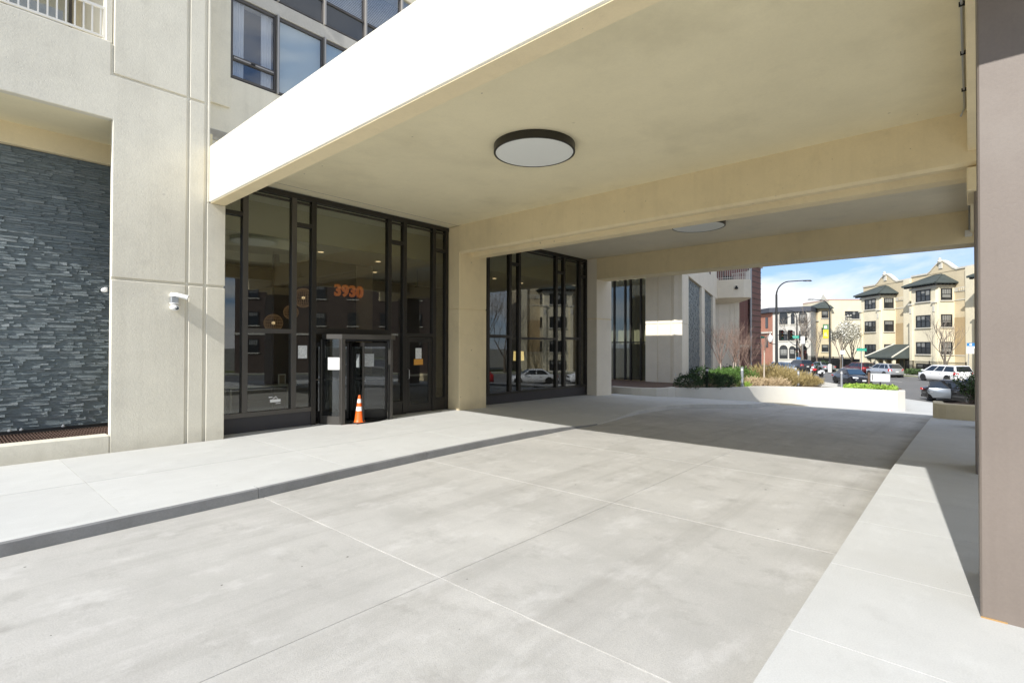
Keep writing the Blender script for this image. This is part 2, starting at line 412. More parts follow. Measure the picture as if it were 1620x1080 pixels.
CREAM = (0.76, 0.72, 0.60)
M = dict(
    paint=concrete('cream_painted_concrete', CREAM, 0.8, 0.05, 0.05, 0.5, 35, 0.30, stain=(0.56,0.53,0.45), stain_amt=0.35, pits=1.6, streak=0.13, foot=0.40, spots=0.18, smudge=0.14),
    ceil=concrete('cream_ceiling_paint', (0.82,0.745,0.52), 0.8, 0.05, 0.03, 0.35, 30, 0.12, stain=(0.58,0.52,0.35), stain_amt=0.4, spots=0.7, smudge=0.07, spot_scale=1.1),  # same cream as the facade, yellowed in colour for ground bounce light
    beam=concrete('cream_paint_warm_bounce', (0.80,0.68,0.44), 0.8, 0.05, 0.03, 0.4, 30, 0.15, stain=(0.58,0.49,0.32), stain_amt=0.35, spots=0.5, streak=0.08, foot=0.3, smudge=0.14),  # same cream paint, warm bounce light put into the colour
    ceil2=concrete('cream_paint_far_bounce', (0.80,0.725,0.55), 0.8, 0.05, 0.03, 0.4, 30, 0.12, stain=(0.58,0.54,0.43), stain_amt=0.35, spots=0.5, smudge=0.14),  # same cream paint, bounce light of the far bay put into its colour
    cream2=concrete('cream_paint_warmed_shade', (0.78,0.715,0.585), 0.8, 0.05, 0.04, 0.5, 35, 0.2, stain=(0.62,0.56,0.44), stain_amt=0.25, pits=0.5),  # same cream paint, warmed in colour against the blue shade
    brown=concrete('brown_painted_pillar', (0.180,0.150,0.126), 0.5, 0.06, 0.05, 0.6, 45, 0.05, stain=(0.24,0.21,0.18), stain_amt=0.4, pits=1.0, spots=0.5, streak=0.12),
    slab=concrete('driveway_concrete', (0.468,0.456,0.42), 0.8, 0.10, 0.15, 0.5, 85, 0.22, rand=0.04, stain=(0.37,0.36,0.325), stain_amt=0.6, stretch=(1,0.7,1), spots=0.85, smudge=0.36, pale=0.55, edge_shade=0.65, lanes=0.34, spot_scale=1.7),
    walk=concrete('sidewalk_concrete', (0.55,0.552,0.525), 0.82, 0.05, 0.10, 0.5, 85, 0.14, rand=0.025, stain=(0.49,0.485,0.45), stain_amt=0.4, spots=0.7, smudge=0.16, pale=0.25, spot_scale=1.5),
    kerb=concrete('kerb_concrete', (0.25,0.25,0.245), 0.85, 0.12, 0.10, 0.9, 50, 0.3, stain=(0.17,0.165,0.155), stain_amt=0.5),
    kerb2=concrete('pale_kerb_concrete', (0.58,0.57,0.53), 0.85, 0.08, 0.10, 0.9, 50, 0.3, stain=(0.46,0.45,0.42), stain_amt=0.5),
    joint=concrete('joint_filler', (0.25,0.24,0.22), 0.9),
    whitewall=concrete('planter_concrete', (0.60,0.575,0.505), 0.8, 0.04, 0.03, 0.6, 40, 0.15, stain=(0.58,0.54,0.44), stain_amt=0.2),
    soil=concrete('mulch_soil', (0.14,0.095,0.06), 0.95, 0.3, 0.4, 1.5, 45, 0.9),
    asphalt=concrete('asphalt', (0.17,0.168,0.162), 0.85, 0.10, 0.12, 0.3, 70, 0.2, stain=(0.11,0.11,0.108), stain_amt=0.4),
    farwalk=concrete('street_sidewalk', (0.46,0.445,0.40), 0.85, 0.08, 0.05, 0.3),
    earth=concrete('ground_earth', (0.20,0.19,0.15), 0.9, 0.2, 0.2, 0.2),
    bronze=plain('bronze_aluminium', (0.042,0.039,0.034), 0.38, 0.55, spec=0.5, var=0.08),
    bronze_l=plain('bronze_aluminium_pale', (0.105,0.098,0.088), 0.36, 0.6, var=0.12),  # paler bronze tone for the entrance frames
    basepan=concrete('dark_base_panel', (0.055,0.052,0.054), 0.55, 0.08, 0.05, 0.6, 40, 0.08),
    black=plain('black_metal', (0.02,0.02,0.02), 0.45, 0.3),
    rubber=plain('black_rubber', (0.018,0.018,0.018), 0.8),
    steel=plain('brushed_steel', (0.42,0.41,0.40), 0.3, 0.9, var=0.1),
    galv=plain('galvanised_steel', (0.42,0.44,0.46), 0.45, 0.6, var=0.1),
    alum=plain('silver_window_frame', (0.42,0.40,0.37), 0.45, 0.5),
    winframe=plain('dark_window_frame', (0.10,0.092,0.085), 0.45, 0.4, var=0.1),
    white=plain('white_paint', (0.78,0.78,0.76), 0.5),
    whitemetal=plain('white_painted_metal', (0.74,0.72,0.66), 0.45, var=0.05),
    diffuser=plain('frosted_diffuser', (0.86,0.88,0.85), 0.35, spec=0.5),
    glass_lobby=glass('tinted_lobby_glass', (0.80,0.81,0.76), 0.08),
    glass_drum=glass('curved_door_glass', (0.66,0.68,0.67), 0.07, 0.02),
    slate=None,
    orange=plain('orange_cone_plastic', (0.90,0.14,0.012), 0.45),
    reflect=plain('reflective_white_band', (0.85,0.85,0.84), 0.35),
    rust=plain('rusted_metal', (0.115,0.072,0.052), 0.8, 0.2, var=0.3),
    greenroof=concrete('green_roof_tile', (0.062,0.074,0.067), 0.8, 0.2, 0.2, 0.7, 12, 0.5),
    tan=brick_mat('tan_brick', (0.62,0.525,0.34), (0.58,0.48,0.31), (0.52,0.45,0.32)),
    tan2=brick_mat('cream_brick', (0.74,0.67,0.485), (0.71,0.635,0.455), (0.64,0.58,0.44)),
    brown_brick=brick_mat('ochre_brick', (0.47,0.35,0.185), (0.43,0.31,0.165), (0.40,0.31,0.19)),
    redbrick=brick_mat('red_brick', (0.235,0.105,0.085), (0.195,0.09,0.075), (0.23,0.17,0.145)),
    orangebrick=brick_mat('orange_brick', (0.44,0.17,0.10), (0.38,0.14,0.085), (0.40,0.27,0.2)),
    limestone=concrete('grey_limestone', (0.52,0.50,0.45), 0.85, 0.1, 0.06, 0.5, 20, 0.3, stain=(0.38,0.36,0.32), stain_amt=0.4),
    trim=plain('white_terracotta_trim', (0.60,0.57,0.48), 0.6, var=0.06),
    darkwin=plain('dark_window_glass', (0.025,0.028,0.030), 0.06, 0.0, spec=0.7),
    shade=plain('pale_window_shade', (0.24,0.24,0.22), 0.5, var=0.1),
    darkframe=plain('black_window_frame', (0.016,0.018,0.02), 0.5),
    bark=concrete('tree_bark', (0.16,0.13,0.10), 0.9, 0.2, 0.2, 3, 30, 0.5),
    palebark=plain('pale_birch_bark', (0.55,0.47,0.38), 0.8, var=0.2),
    twig=plain('reddish_twig', (0.27,0.185,0.145), 0.85, var=0.2),
    greytwig=plain('grey_twig', (0.22,0.185,0.15), 0.85, var=0.2),
    yew=leafy('dark_yew_leaves', (0.014,0.034,0.013), (0.055,0.095,0.034)),
    box=leafy('bright_boxwood_leaves', (0.045,0.10,0.02), (0.14,0.26,0.055)),
    lime=leafy('lime_ground_cover_leaves', (0.16,0.30,0.04), (0.34,0.46,0.08)),
    straw=leafy('dry_straw_grass', (0.42,0.31,0.18), (0.62,0.49,0.31)),
    olive=leafy('olive_twiggy_stems', (0.23,0.18,0.07), (0.42,0.325,0.15)),
    bush=leafy('bush_leaves', (0.04,0.08,0.03), (0.11,0.16,0.06)),
    petal=leafy('white_blossom_petals', (0.62,0.60,0.50), (0.80,0.78,0.70)),
    tanwall=concrete('lobby_wall', (0.30,0.24,0.17), 0.7),
)

M['skyglass'] = glass('apartment_window_glass', (0.90,0.92,0.94), 0.09)
M['blue_blind'] = plain('pale_blue_blind', (0.50,0.62,0.68), 0.7, var=0.04)
M['curtain'] = plain('white_curtain', (0.75,0.76,0.78), 0.8, var=0.05)
M['spandrel'] = plain('dark_spandrel_glass', (0.06,0.065,0.07), 0.12, spec=0.7)
M['slatblind'] = plain('white_slat_blind', (0.62,0.66,0.70), 0.6)
M['darkroom'] = plain('dark_room', (0.03,0.036,0.045), 0.8)

M['sealant'] = concrete('pale_joint_sealant', (0.51,0.50,0.46), 0.7, 0.3, 0.1, 2.0, 60, 0.2, spots=0.6, spot_scale=3.0)
# ------------------------------------------------------------------ levels of the ground
TH = math.radians(40)                                   # the street runs 40 degrees off the facade
U = Vector((math.cos(TH), math.sin(TH), 0)); N = Vector((math.sin(TH), -math.cos(TH), 0))
def st(a, n, z=0.0):
    p = U*a + N*n
    return Vector((p.x, p.y, z))
ST = Matrix(((U.x, N.x, 0, 0), (U.y, N.y, 0, 0), (0, 0, 1, 0), (0, 0, 0, 1)))   # (a, n, z) -> world
DT = [(-99,-.15),(11,-.15),(13,-.2),(15.2,-.25),(18.5,-.35),(24.4,-.54),(31.4,-1.15),(36,-1.42),(40,-1.5),(200,-1.5)]
def D(x): return lerp_tab(DT, x)
KB = [(-14,7.45),(.5,7.53),(1.59,7.6),(3.12,7.68),(4.55,7.81),(6.44,7.92),(7.96,7.97),(10.4,7.94),(12.7,8.0),(14.8,8.36),(16.3,8.59),(17.9,8.69),(19.2,8.66),
      (20.3,8.42),(21.5,7.66),(22.3,7.12),(22.94,6.86),(23.8,6.75),(25.2,6.82),(27,7.1),(30,7.75),(32.4,7.9)]
def KY(x): return lerp_tab(KB, x)
KHT = [(-20,.15),(9.6,.15),(10.8,.10),(12,.04),(13,.02),(14.2,.03),(16,.11),(18,.16),(24,.15),(28,.10),(31,.03),(40,.02)]
def KH(x): return lerp_tab(KHT, x)
FT = [(-20,0),(11,0),(19.5,-.10),(21,-.15),(24.5,-.42),(27,-.66),(30,-.86),(33,-1.05)]
def SW(x, y):                                            # left pavement surface
    y0 = KY(x); k = D(x)+KH(x); f = lerp_tab(FT, x)
    t = min(1, max(0, (y-y0)/(12.3-y0)))
    return k+(f-k)*t
def RW(x): return D(x)+(.15 if x < 22 else .15)

# ground sheet, road, far pavement
g = MB()
ns = [-700,-40,3,8,15,19,24,26.2,46,700]; zs = [-.5,-.5,-.5,-.75,-1.15,-1.5,-1.68,-1.72,-1.72,-1.72]
for i in range(len(ns)-1):
    for a0, a1 in ((-700,-60),(-60,200),(200,900)):
        g.quad(st(a0,ns[i],zs[i]), st(a1,ns[i],zs[i]), st(a1,ns[i+1],zs[i+1]), st(a0,ns[i+1],zs[i+1]))
tag(g.build('ground', M['earth'], fix=False), kind='structure')
r = MB(ST)
r.box(-260,420,26.2,44.5,-1.6,-1.5)
road = tag(r.build('road', M['asphalt']), kind='structure')
M['line'] = plain('road_marking_paint', (0.62,0.61,0.55), 0.7, var=0.2)
r = MB(ST)
for k in range(-10, 40): r.box(k*9, k*9+3, 38.4, 38.52, -1.5, -1.496)
r.build('lane_marking', M['line'], road)
fw = MB(ST); fw.box(-260,420,44.5,44.75,-1.6,-1.36)
tag(fw.build('far_kerb', M['kerb'], bevel=.02), kind='structure')
fw = MB(ST); fw.box(-260,420,46.4,49.0,-1.6,-1.352)
farwalk = tag(fw.build('far_pavement', M['farwalk']), kind='structure')
fw = MB(ST); fw.box(-260,420,44.75,46.4,-1.6,-1.36); fw.box(-260,420,49.0,56,-1.6,-1.36)
M['lawn'] = concrete('worn_lawn', (0.16,0.18,0.07), 0.95, 0.3, 0.3, 0.6, 30, 0.5, stain=(0.26,0.22,0.13), stain_amt=0.8)
tag(fw.build('lawn_strip', M['lawn']), kind='structure')
nw = MB(ST); nw.box(-260,29.5,25.2,26.2,-1.62,-1.37); nw.box(58,300,20,26.2,-1.62,-1.37)
tag(nw.build('near_kerb', M['farwalk']), kind='structure')

# driveway: base sheet with concrete slabs (recessed joints)
xs = [-30,-14,0.1,3.24,6.42,9.6,11,12.75,14.2,15.9,17.2,19.05,21,22.2,24.4,25.4,27,28.6,30,31.4,33,34.6,36,38,40,44]
b = MB()
for x0, x1 in zip(xs, xs[1:]):
    b.quad((x0,-6,D(x0)-.022),(x1,-6,D(x1)-.022),(x1,13,D(x1)-.022),(x0,13,D(x0)-.022))
drive = tag(b.build('driveway', M['joint'], fix=False), kind='structure')
G2 = .005
def slab_poly(pts, zf, thick=.02, bevel=.004):
    m = MB(); m.prism(pts, lambda x, y: zf(x, y)-thick, zf)
    return m, bevel
jx = [-14,-9.3,-6.2,-3.05,0.1,3.24,6.42,9.6,12.75,15.9,19.05,22.2,25.4,28.6,31.4]
def subdiv(x0, x1, n=6): return [x0+(x1-x0)*i/n for i in range(n+1)]
for x0, x1 in zip(jx, jx[1:]):
    xa, xb = x0+.010, x1-.010
    n = 8
    lo = [(x, 1.0) for x in subdiv(xa, xb, n)]
    # strip near the right edge, then strip up to the kerb; each split so that it follows the fall of the drive
    for y0, y1, curved in ((1.0, 3.78-.003, False), (3.78+.003, None, True)):
        m = MB()
        sx = subdiv(xa, xb, n)
        top = [KY(x)-.002 if curved else y1 for x in sx]
        for i in range(n):
            pts = [(sx[i],y0),(sx[i+1],y0),(sx[i+1],top[i+1]),(sx[i],top[i])]
            k = len(m.v)
            m.v += [(p[0],p[1],D(p[0])) for p in pts]
            m.f.append((k,k+1,k+2,k+3))
        # skirts
        ring = [(x,y0) for x in sx]+[(sx[i],top[i]) for i in range(n,-1,-1)]
        for p, q in zip(ring, ring[1:]+ring[:1]):
            k = len(m.v)
            m.v += [(p[0],p[1],D(p[0])),(q[0],q[1],D(q[0])),(q[0],q[1],D(q[0])-.021),(p[0],p[1],D(p[0])-.021)]
            m.f.append((k+3,k+2,k+1,k))
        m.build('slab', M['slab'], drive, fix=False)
for x in jx[1:-1]:
    m = MB(); ys = [1.02, 2.0, 3.0, 3.77]+[3.79+(KY(x)-3.80)*k/4 for k in range(5)]
    w_ = .009
    for y0, y1 in zip(ys, ys[1:]):
        m.quad((x-w_,y0,D(x-w_)-.004),(x+w_,y0,D(x+w_)-.004),(x+w_,y1,D(x+w_)-.004),(x-w_,y1,D(x-w_)-.004))
    m.build('joint_sealant', M['sealant'], drive, fix=False)
ap = MB()
ax = [31.41,33,34.6,36,38,40]
for x0, x1 in zip(ax, ax[1:]):
    y0a, y1a = -6, 11
    # clip at the road edge n = 26.2
    def yr(x): return max(-6, (.643*x-26.2)/.766)
    ap.quad((x0,yr(x0),D(x0)+.002),(x1,yr(x1),D(x1)+.002),(x1,14,D(x1)+.002),(x0,14,D(x0)+.002))
x0 = 40
ap.poly([(40,yr(40),-1.498),(46,yr(46),-1.498),(56,yr(56),-1.498),(56,24,-1.498),(40,14,-1.498)])
ap.build('apron', M['walk'], drive, fix=False)

# kerb, cut at its joints into stones
kb = tag(MB().box(-14,-13.9,7.46,7.6,-.3,-.16).build('kerb', M['kerb']), kind='structure')
kj = [-14,-9.3,-6.2,-3.05,0.1,3.17,6.45,9.5,12.75,15.2,17.95,20.6,22.94,25.4,28.6,32.2]
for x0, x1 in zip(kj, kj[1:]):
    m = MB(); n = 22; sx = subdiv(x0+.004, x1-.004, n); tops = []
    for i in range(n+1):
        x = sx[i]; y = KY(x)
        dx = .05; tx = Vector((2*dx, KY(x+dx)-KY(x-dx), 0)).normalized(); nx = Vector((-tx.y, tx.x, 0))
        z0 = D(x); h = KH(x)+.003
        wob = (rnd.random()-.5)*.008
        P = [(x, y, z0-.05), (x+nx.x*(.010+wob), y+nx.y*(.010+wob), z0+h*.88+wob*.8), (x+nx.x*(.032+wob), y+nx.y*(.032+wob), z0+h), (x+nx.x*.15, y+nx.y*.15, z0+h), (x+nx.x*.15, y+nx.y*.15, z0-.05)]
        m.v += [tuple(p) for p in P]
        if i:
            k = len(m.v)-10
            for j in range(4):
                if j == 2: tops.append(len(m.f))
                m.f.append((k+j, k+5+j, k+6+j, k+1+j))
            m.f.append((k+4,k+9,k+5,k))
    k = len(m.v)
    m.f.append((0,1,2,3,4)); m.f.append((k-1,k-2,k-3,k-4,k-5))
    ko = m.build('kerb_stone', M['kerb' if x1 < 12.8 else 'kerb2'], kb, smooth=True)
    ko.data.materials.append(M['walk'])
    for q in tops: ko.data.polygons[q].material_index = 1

# left pavement slabs
base = MB()
bx = [-14,0,6,9]+[9+.5*k for k in range(1,49)]
for x0, x1 in zip(bx, bx[1:]):
    base.quad((x0,KY(x0)+.1,SW(x0,KY(x0))-.02),(x1,KY(x1)+.1,SW(x1,KY(x1))-.02),(x1,13.2,SW(x1,13)-.02),(x0,13.2,SW(x0,13)-.02))
pave = tag(base.build('pavement', M['joint'], fix=False), kind='structure')
px_ = [-14,-8,-4.8,-1.6,1.57,4.75,7.95,11.1,14.3,17.5,20.7,23.9,27,30.2,33]
for x0, x1 in zip(px_, px_[1:]):
    for lowhalf in (True, False):
        m = MB(); n = 6; sx = subdiv(x0+G2, x1-G2, n)
        def ya(x): return KY(x)+.152 if lowhalf else 9.9+G2
        def yb(x): return 9.9-G2 if lowhalf else 12.93
        rows = 3
        for j in range(rows+1):
            for x in sx:
                y = ya(x)+(yb(x)-ya(x))*j/rows
                m.v.append((x, y, SW(x, min(y, 12.3))))
        for j in range(rows):
            for i in range(n):
                k = j*(n+1)+i
                m.f.append((k,k+1,k+n+2,k+n+1))
        top = len(m.v)
        ring = [i for i in range(n+1)]+[j*(n+1)+n for j in range(1,rows+1)]+[rows*(n+1)+i for i in range(n-1,-1,-1)]+[j*(n+1) for j in range(rows-1,0,-1)]
        for p, q in zip(ring, ring[1:]+ring[:1]):
            a, c = m.v[p], m.v[q]; k = len(m.v)
            m.v += [a, c, (c[0],c[1],c[2]-.019), (a[0],a[1],a[2]-.019)]
            m.f.append((k+3,k+2,k+1,k))
        m.build('paving_slab', M['walk'], pave, fix=False)

for x in (1.57, 14.3):
    m = MB(); ya, yb = KY(x)+.155, 12.28
    for k in range(4):
        y0, y1 = ya+(yb-ya)*k/4, ya+(yb-ya)*(k+1)/4
        m.quad((x-.002,y0,SW(x,y0)-.003),(x+.008,y0,SW(x,y0)-.003),(x+.008,y1,SW(x,y1)-.003),(x-.002,y1,SW(x,y1)-.003))
    m.build('joint_sealant', M['sealant'], pave, fix=False)
# right pavement
rb = MB()
rx = [-14,0,11,13,15.2,18.5,22,24.4,28,31.4,36]
for x0, x1 in zip(rx, rx[1:]):
    rb.hexa([(x0,-6,D(x0)-.1),(x1,-6,D(x1)-.1),(x1,1.0,D(x1)-.1),(x0,1.0,D(x0)-.1)],[(x0,-6,RW(x0)-.02),(x1,-6,RW(x1)-.02),(x1,1.0,RW(x1)-.02),(x0,1.0,RW(x0)-.02)])
rpave = tag(rb.build('right_pavement', M['kerb']), kind='structure')
rj = [-14,-3.65,-2.1,-.5,1.05,2.6,4.17,5.72,7.3,8.85,10.4,12,13.55,15.1,16.7,18.25,19.8,21.4,23]
for x0, x1 in zip(rj, rj[1:]):
    for y0, y1 in ((-6,-1.6),(-1.6,1.003)):
        m = MB(); xa, xb = x0+.004, x1-.004
        sx = subdiv(xa, xb, 3)
        for i in range(3):
            p, q = sx[i], sx[i+1]
            m.quad((p,y0+.004,RW(p)),(q,y0+.004,RW(q)),(q,y1,RW(q)),(p,y1,RW(p)))
        for x, s in ((xa,1),(xb,-1)):
            m.quad((x,y0+.004,RW(x)),(x,y1,RW(x)),(x,y1,RW(x)-.019),(x,y0+.004,RW(x)-.019))
        m.quad((xa,y1,RW(xa)),(xb,y1,RW(xb)),(xb,y1,RW(xb)-.16),(xa,y1,RW(xa)-.16))
        m.build('paving_slab', M['walk'], rpave)

# ------------------------------------------------------------------ the apartment tower (left): pillars, lintel, upper walls, windows
tower = thing('apartment_tower', 'cream concrete apartment building with grooved pillars behind the entrance canopy', 'building', (2.3,12.3,0))
BV = .012
def panel(pts, y0, y1, mat='paint', name='wall_panel'):
    return MB().prism_xz(pts, y0, y1).build(name, M[mat], tower, bevel=BV)
def rect(x0, x1, z0, z1): return [(x0,z0),(x1,z0),(x1,z1),(x0,z1)]
# recessed core of the first pillar
MB().box(2.305,3.399,12.335,12.46,-.05,6.39).box(3.4,4.30,12.335,12.9,-.05,5.12).box(3.4,3.985,12.335,13.19,5.12,12.9).box(2.305,3.399,12.335,13.19,7.86,12.9).box(-1.68,3.399,12.335,12.46,6.395,7.855).build('pillar_core', M['paint'], tower)
YF = 12.3
panel([(-1.7,6.39),(2.30,6.39),(2.30,3.365),(3.553,3.365),(3.553,7.235),(2.262,7.235),(2.262,7.87),(-1.7,7.87)], YF, 12.345)
panel(rect(2.30,3.553,-.05,3.315), YF, 12.345)
panel(rect(3.607,3.89,-.05,3.315), YF, 12.345)
panel(rect(3.95,4.32,-.05,3.315), YF, 12.345)
panel(rect(3.607,3.89,3.365,7.235), YF, 12.345)
panel(rect(3.95,4.32,3.365,5.135), YF, 12.345)
panel(rect(3.95,4.0,5.14,12.9), YF, 12.345)
panel(rect(3.607,3.89,7.285,12.9), YF, 12.345)
panel(rect(2.312,3.553,7.285,12.9), YF, 12.345)
# other pillars (with their groove)
def pillar(x0, x1, y0, y1, zb, zg, zt):
    m = MB(); m.box(x0,x1,y0,y1,zb,zg-.02); m.box(x0,x1,y0,y1,zg+.02,zt)
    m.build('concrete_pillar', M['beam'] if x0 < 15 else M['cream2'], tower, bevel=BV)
    MB().box(x0+.02,x1-.02,y0+.02,y1-.02,zg-.021,zg+.021).build('pillar_groove', M['beam'], tower)
pillar(11.31,12.56,12.3,13.0,-.3,3.28,5.93)
pillar(19.5,20.75,12.3,13.0,-.4,3.28,5.93)
# lintel back and soffit above the slate wall
MB().box(-1.7,4.1,12.47,14.0,6.40,6.7).build('soffit', M['ceil'], tower)
MB().box(-1.7,4.1,13.98,14.35,5.98,6.42).build('soffit_beam', M['beam'], tower, bevel=.01)
MB().box(4.1,4.19,12.9,14.35,-.05,6.42).build('return_wall', M['paint'], tower)
# first floor balcony: slab, back wall with glazing, railing
MB().box(-1.7,2.29,12.6,15.0,7.6,7.86).build('balcony_floor', M['paint'], tower)
bw = MB().box(-1.7,2.35,14.9,15.1,7.86,10.6).build('balcony_wall', M['ceil2'], tower)
for i, x in enumerate((-1.4,-.2,.95)):
    f = MB().box(x,x+1.08,14.82,14.895,7.95,8.0).box(x,x+1.08,14.82,14.895,10.1,10.17).box(x,x+.05,14.82,14.895,8.0,10.1).box(x+1.03,x+1.08,14.82,14.895,8.0,10.1).box(x+.05,x+1.03,14.82,14.895,8.75,8.8).build('window', M['winframe'], tower)
    MB().box(x+.05,x+1.03,14.85,14.86,8.0,10.1).build('pane', M['skyglass'], f)
bc = MB().box(2.2,2.29,12.345,15.0,7.87,10.6).build('balcony_side', M['paint'], tower)
MB().box(-1.7,2.29,12.36,15.0,10.6,10.9).build('upper_balcony_slab', M['paint'], tower)
rail = MB().box(-1.7,2.20,12.42,12.46,8.50,8.55).box(-1.7,2.20,12.42,12.46,7.955,7.995).build('railing', M['whitemetal'], tower)
x = 2.125
MB().box(2.165,2.215,12.415,12.465,7.87,8.55).build('post', M['whitemetal'], rail)
while x > -1.6:
    MB().box(x-.012,x+.012,12.43,12.45,7.995,8.50).build('baluster', M['whitemetal'], rail)
    x -= .127
# upper wall above the canopy (recessed), raised panel, little vent
up = MB().box(3.99,13.6,13.2,13.6,5.97,8.46).build('upper_wall', M['paint'], tower, bevel=.01)
panel(rect(3.99,4.70,7.70,12.9), 13.13, 13.198)
vt = MB().box(4.2,4.66,13.17,13.199,6.86,7.10).build('vent', M['limestone'], tower, bevel=.004)
for k in range(6): MB().hexa([(4.24,13.165,6.93+k*.03),(4.62,13.165,6.93+k*.03),(4.62,13.15,6.925+k*.03),(4.24,13.15,6.925+k*.03)],[(4.24,13.17,6.945+k*.03),(4.62,13.17,6.945+k*.03),(4.62,13.155,6.94+k*.03),(4.24,13.155,6.94+k*.03)]).build('slat', M['limestone'], vt)
MB().box(4.72,13.6,13.2,13.6,10.48,10.83).build('floor_band', M['limestone'], tower, bevel=.01)
MB().box(4.72,13.6,13.7,18,8.2,12.9).build('room_core', M['darkroom'], tower)
wx = [4.71,5.83,7.11,8.39,9.67,10.95,12.23,13.5]
for i, (xa, xb) in enumerate(zip(wx, wx[1:])):
    # lower storey window
    f = MB()
    f.box(xa+.02,xa+.07,13.22,13.30,8.49,10.46).box(xb-.07,xb-.02,13.22,13.30,8.49,10.46)
    f.box(xa+.07,xb-.07,13.22,13.30,10.40,10.46).box(xa+.07,xb-.07,13.22,13.30,8.49,8.55)
    if i == 0: f.box(xa+.07,xb-.07,13.21,13.31,8.93,9.03)
    f = f.build('window', M['winframe'], tower, bevel=.004)
    MB().box(xa+.07,xb-.07,13.255,13.262,8.55,10.40).build('pane', M['skyglass'], f)
    if i == 0:
        MB().box(xa+.09,xb-.09,13.205,13.23,8.965,8.995).build('sash_rail', M['alum'], f)
        MB().box(xa+.48,xa+.58,13.185,13.206,8.96,8.99).build('handle', M['black'], f)
        for cx0, cx1 in ((xa+.09,xa+.36),(xb-.34,xb-.09)):
            m = MB(); n = 28
            for k in range(n+1):
                x = cx0+(cx1-cx0)*k/n
                y = 13.36+.025*math.sin(k*1.35)
                m.v += [(x,y,8.5),(x+.01*math.sin(k),y+.01,10.42)]
                if k: m.f.append((2*k-2,2*k,2*k+1,2*k-1))
            m.build('curtain', M['curtain'], f, smooth='all', fix=False)
    else:
        MB().box(xa+.07,xb-.07,13.30,13.31,8.52,10.44).build('blind', M['blue_blind'], f)
    # mullion cap between windows
    MB().box(xb-.022,xb+.022,13.14,13.32,8.46,10.48).build('mullion', M['alum'], tower)
    # upper storey
    f = MB().box(xa+.02,xa+.06,13.22,13.30,10.86,12.9).box(xb-.06,xb-.02,13.22,13.30,10.86,12.9).box(xa+.06,xb-.06,13.22,13.30,10.86,10.90).box(xa+.06,xb-.06,13.21,13.31,11.48,11.54).build('window', M['winframe'], tower, bevel=.004)
    MB().box(xa+.06,xb-.06,13.25,13.262,10.90,11.48).build('spandrel_pane', M['spandrel'], f)
    MB().box(xa+.06,xb-.06,13.255,13.262,11.54,12.9).build('pane', M['skyglass'], f)
    m = MB(); z = 11.57
    while z < 12.88:
        m.hexa([(xa+.07,13.30,z),(xb-.07,13.30,z),(xb-.07,13.315,z+.034),(xa+.07,13.315,z+.034)],[(xa+.07,13.302,z-.002),(xb-.07,13.302,z-.002),(xb-.07,13.317,z+.032),(xa+.07,13.317,z+.032)])
        z += .045
    tag(m.build('blind', M['slatblind'], f), kind='stuff')
    MB().box(xb-.022,xb+.022,13.14,13.32,10.83,12.9).build('mullion', M['alum'], tower)
MB().box(-1.7,4.0,12.9,18,10.9,12.9).box(3.9,13.6,13.2,18,12.9,13.1).build('roof', M['ceil2'], tower)
# podium behind and above the storefronts
MB().box(4.0,13.58,13.62,20.2,6.05,8.15).box(13.62,20.75,13.05,20.2,6.05,8.19).build('podium_wall', M['paint'], tower)
MB().box(13.62,19.4,12.75,13.05,6.0,8.19).box(19.4,20.75,11.3,13.05,6.40,8.19).build('added_shade_upstand', M['paint'], tower)  # unseen upstand, added to trim the sun stripe on the wing wall

# ------------------------------------------------------------------ slate wall at the left: single stones
M['slate'] = None
m_, n_, l_, b_ = nodes_of('split_face_slate')
geo = n_.new('ShaderNodeNewGeometry'); oi = n_.new('ShaderNodeObjectInfo')
ramp = n_.new('ShaderNodeValToRGB')
els = ramp.color_ramp.elements
els[0].color = (0.152,0.182,0.188,1); els[1].color = (0.27,0.305,0.31,1)
e = els.new(0.55); e.color = (0.185,0.225,0.236,1)
e = els.new(0.9); e.color = (0.215,0.245,0.25,1)
ad = n_.new('ShaderNodeMath'); ad.operation = 'ADD'; l_.new(geo.outputs['Random Per Island'], ad.inputs[0]); l_.new(oi.outputs['Random'], ad.inputs[1])
fr = n_.new('ShaderNodeMath'); fr.operation = 'FRACT'; l_.new(ad.outputs[0], fr.inputs[0]); l_.new(fr.outputs[0], ramp.inputs['Fac'])
tx = n_.new('ShaderNodeTexNoise'); tx.inputs['Scale'].default_value = 22; tx.inputs['Detail'].default_value = 8; tx.inputs['Roughness'].default_value = 0.7
mpg = n_.new('ShaderNodeMapping'); mpg.inputs['Scale'].default_value = (1,1,4); l_.new(geo.outputs['Position'], mpg.inputs['Vector']); l_.new(mpg.outputs['Vector'], tx.inputs['Vector'])
mr = n_.new('ShaderNodeMapRange'); mr.inputs['From Min'].default_value = .3; mr.inputs['From Max'].default_value = .7; mr.inputs['To Min'].default_value = .72; mr.inputs['To Max'].default_value = 1.28
l_.new(tx.outputs['Fac'], mr.inputs['Value'])
mu = n_.new('ShaderNodeMixRGB'); mu.blend_type = 'MULTIPLY'; mu.inputs['Fac'].default_value = 1; l_.new(ramp.outputs['Color'], mu.inputs['Color1']); l_.new(mr.outputs['Result'], mu.inputs['Color2'])
l_.new(mu.outputs['Color'], b_.inputs['Base Color']); b_.inputs['Roughness'].default_value = 0.55
bp = n_.new('ShaderNodeBump'); bp.inputs['Strength'].default_value = 1.0; bp.inputs['Distance'].default_value = .02; l_.new(tx.outputs['Fac'], bp.inputs['Height']); l_.new(bp.outputs['Normal'], b_.inputs['Normal'])
M['slate'] = m_
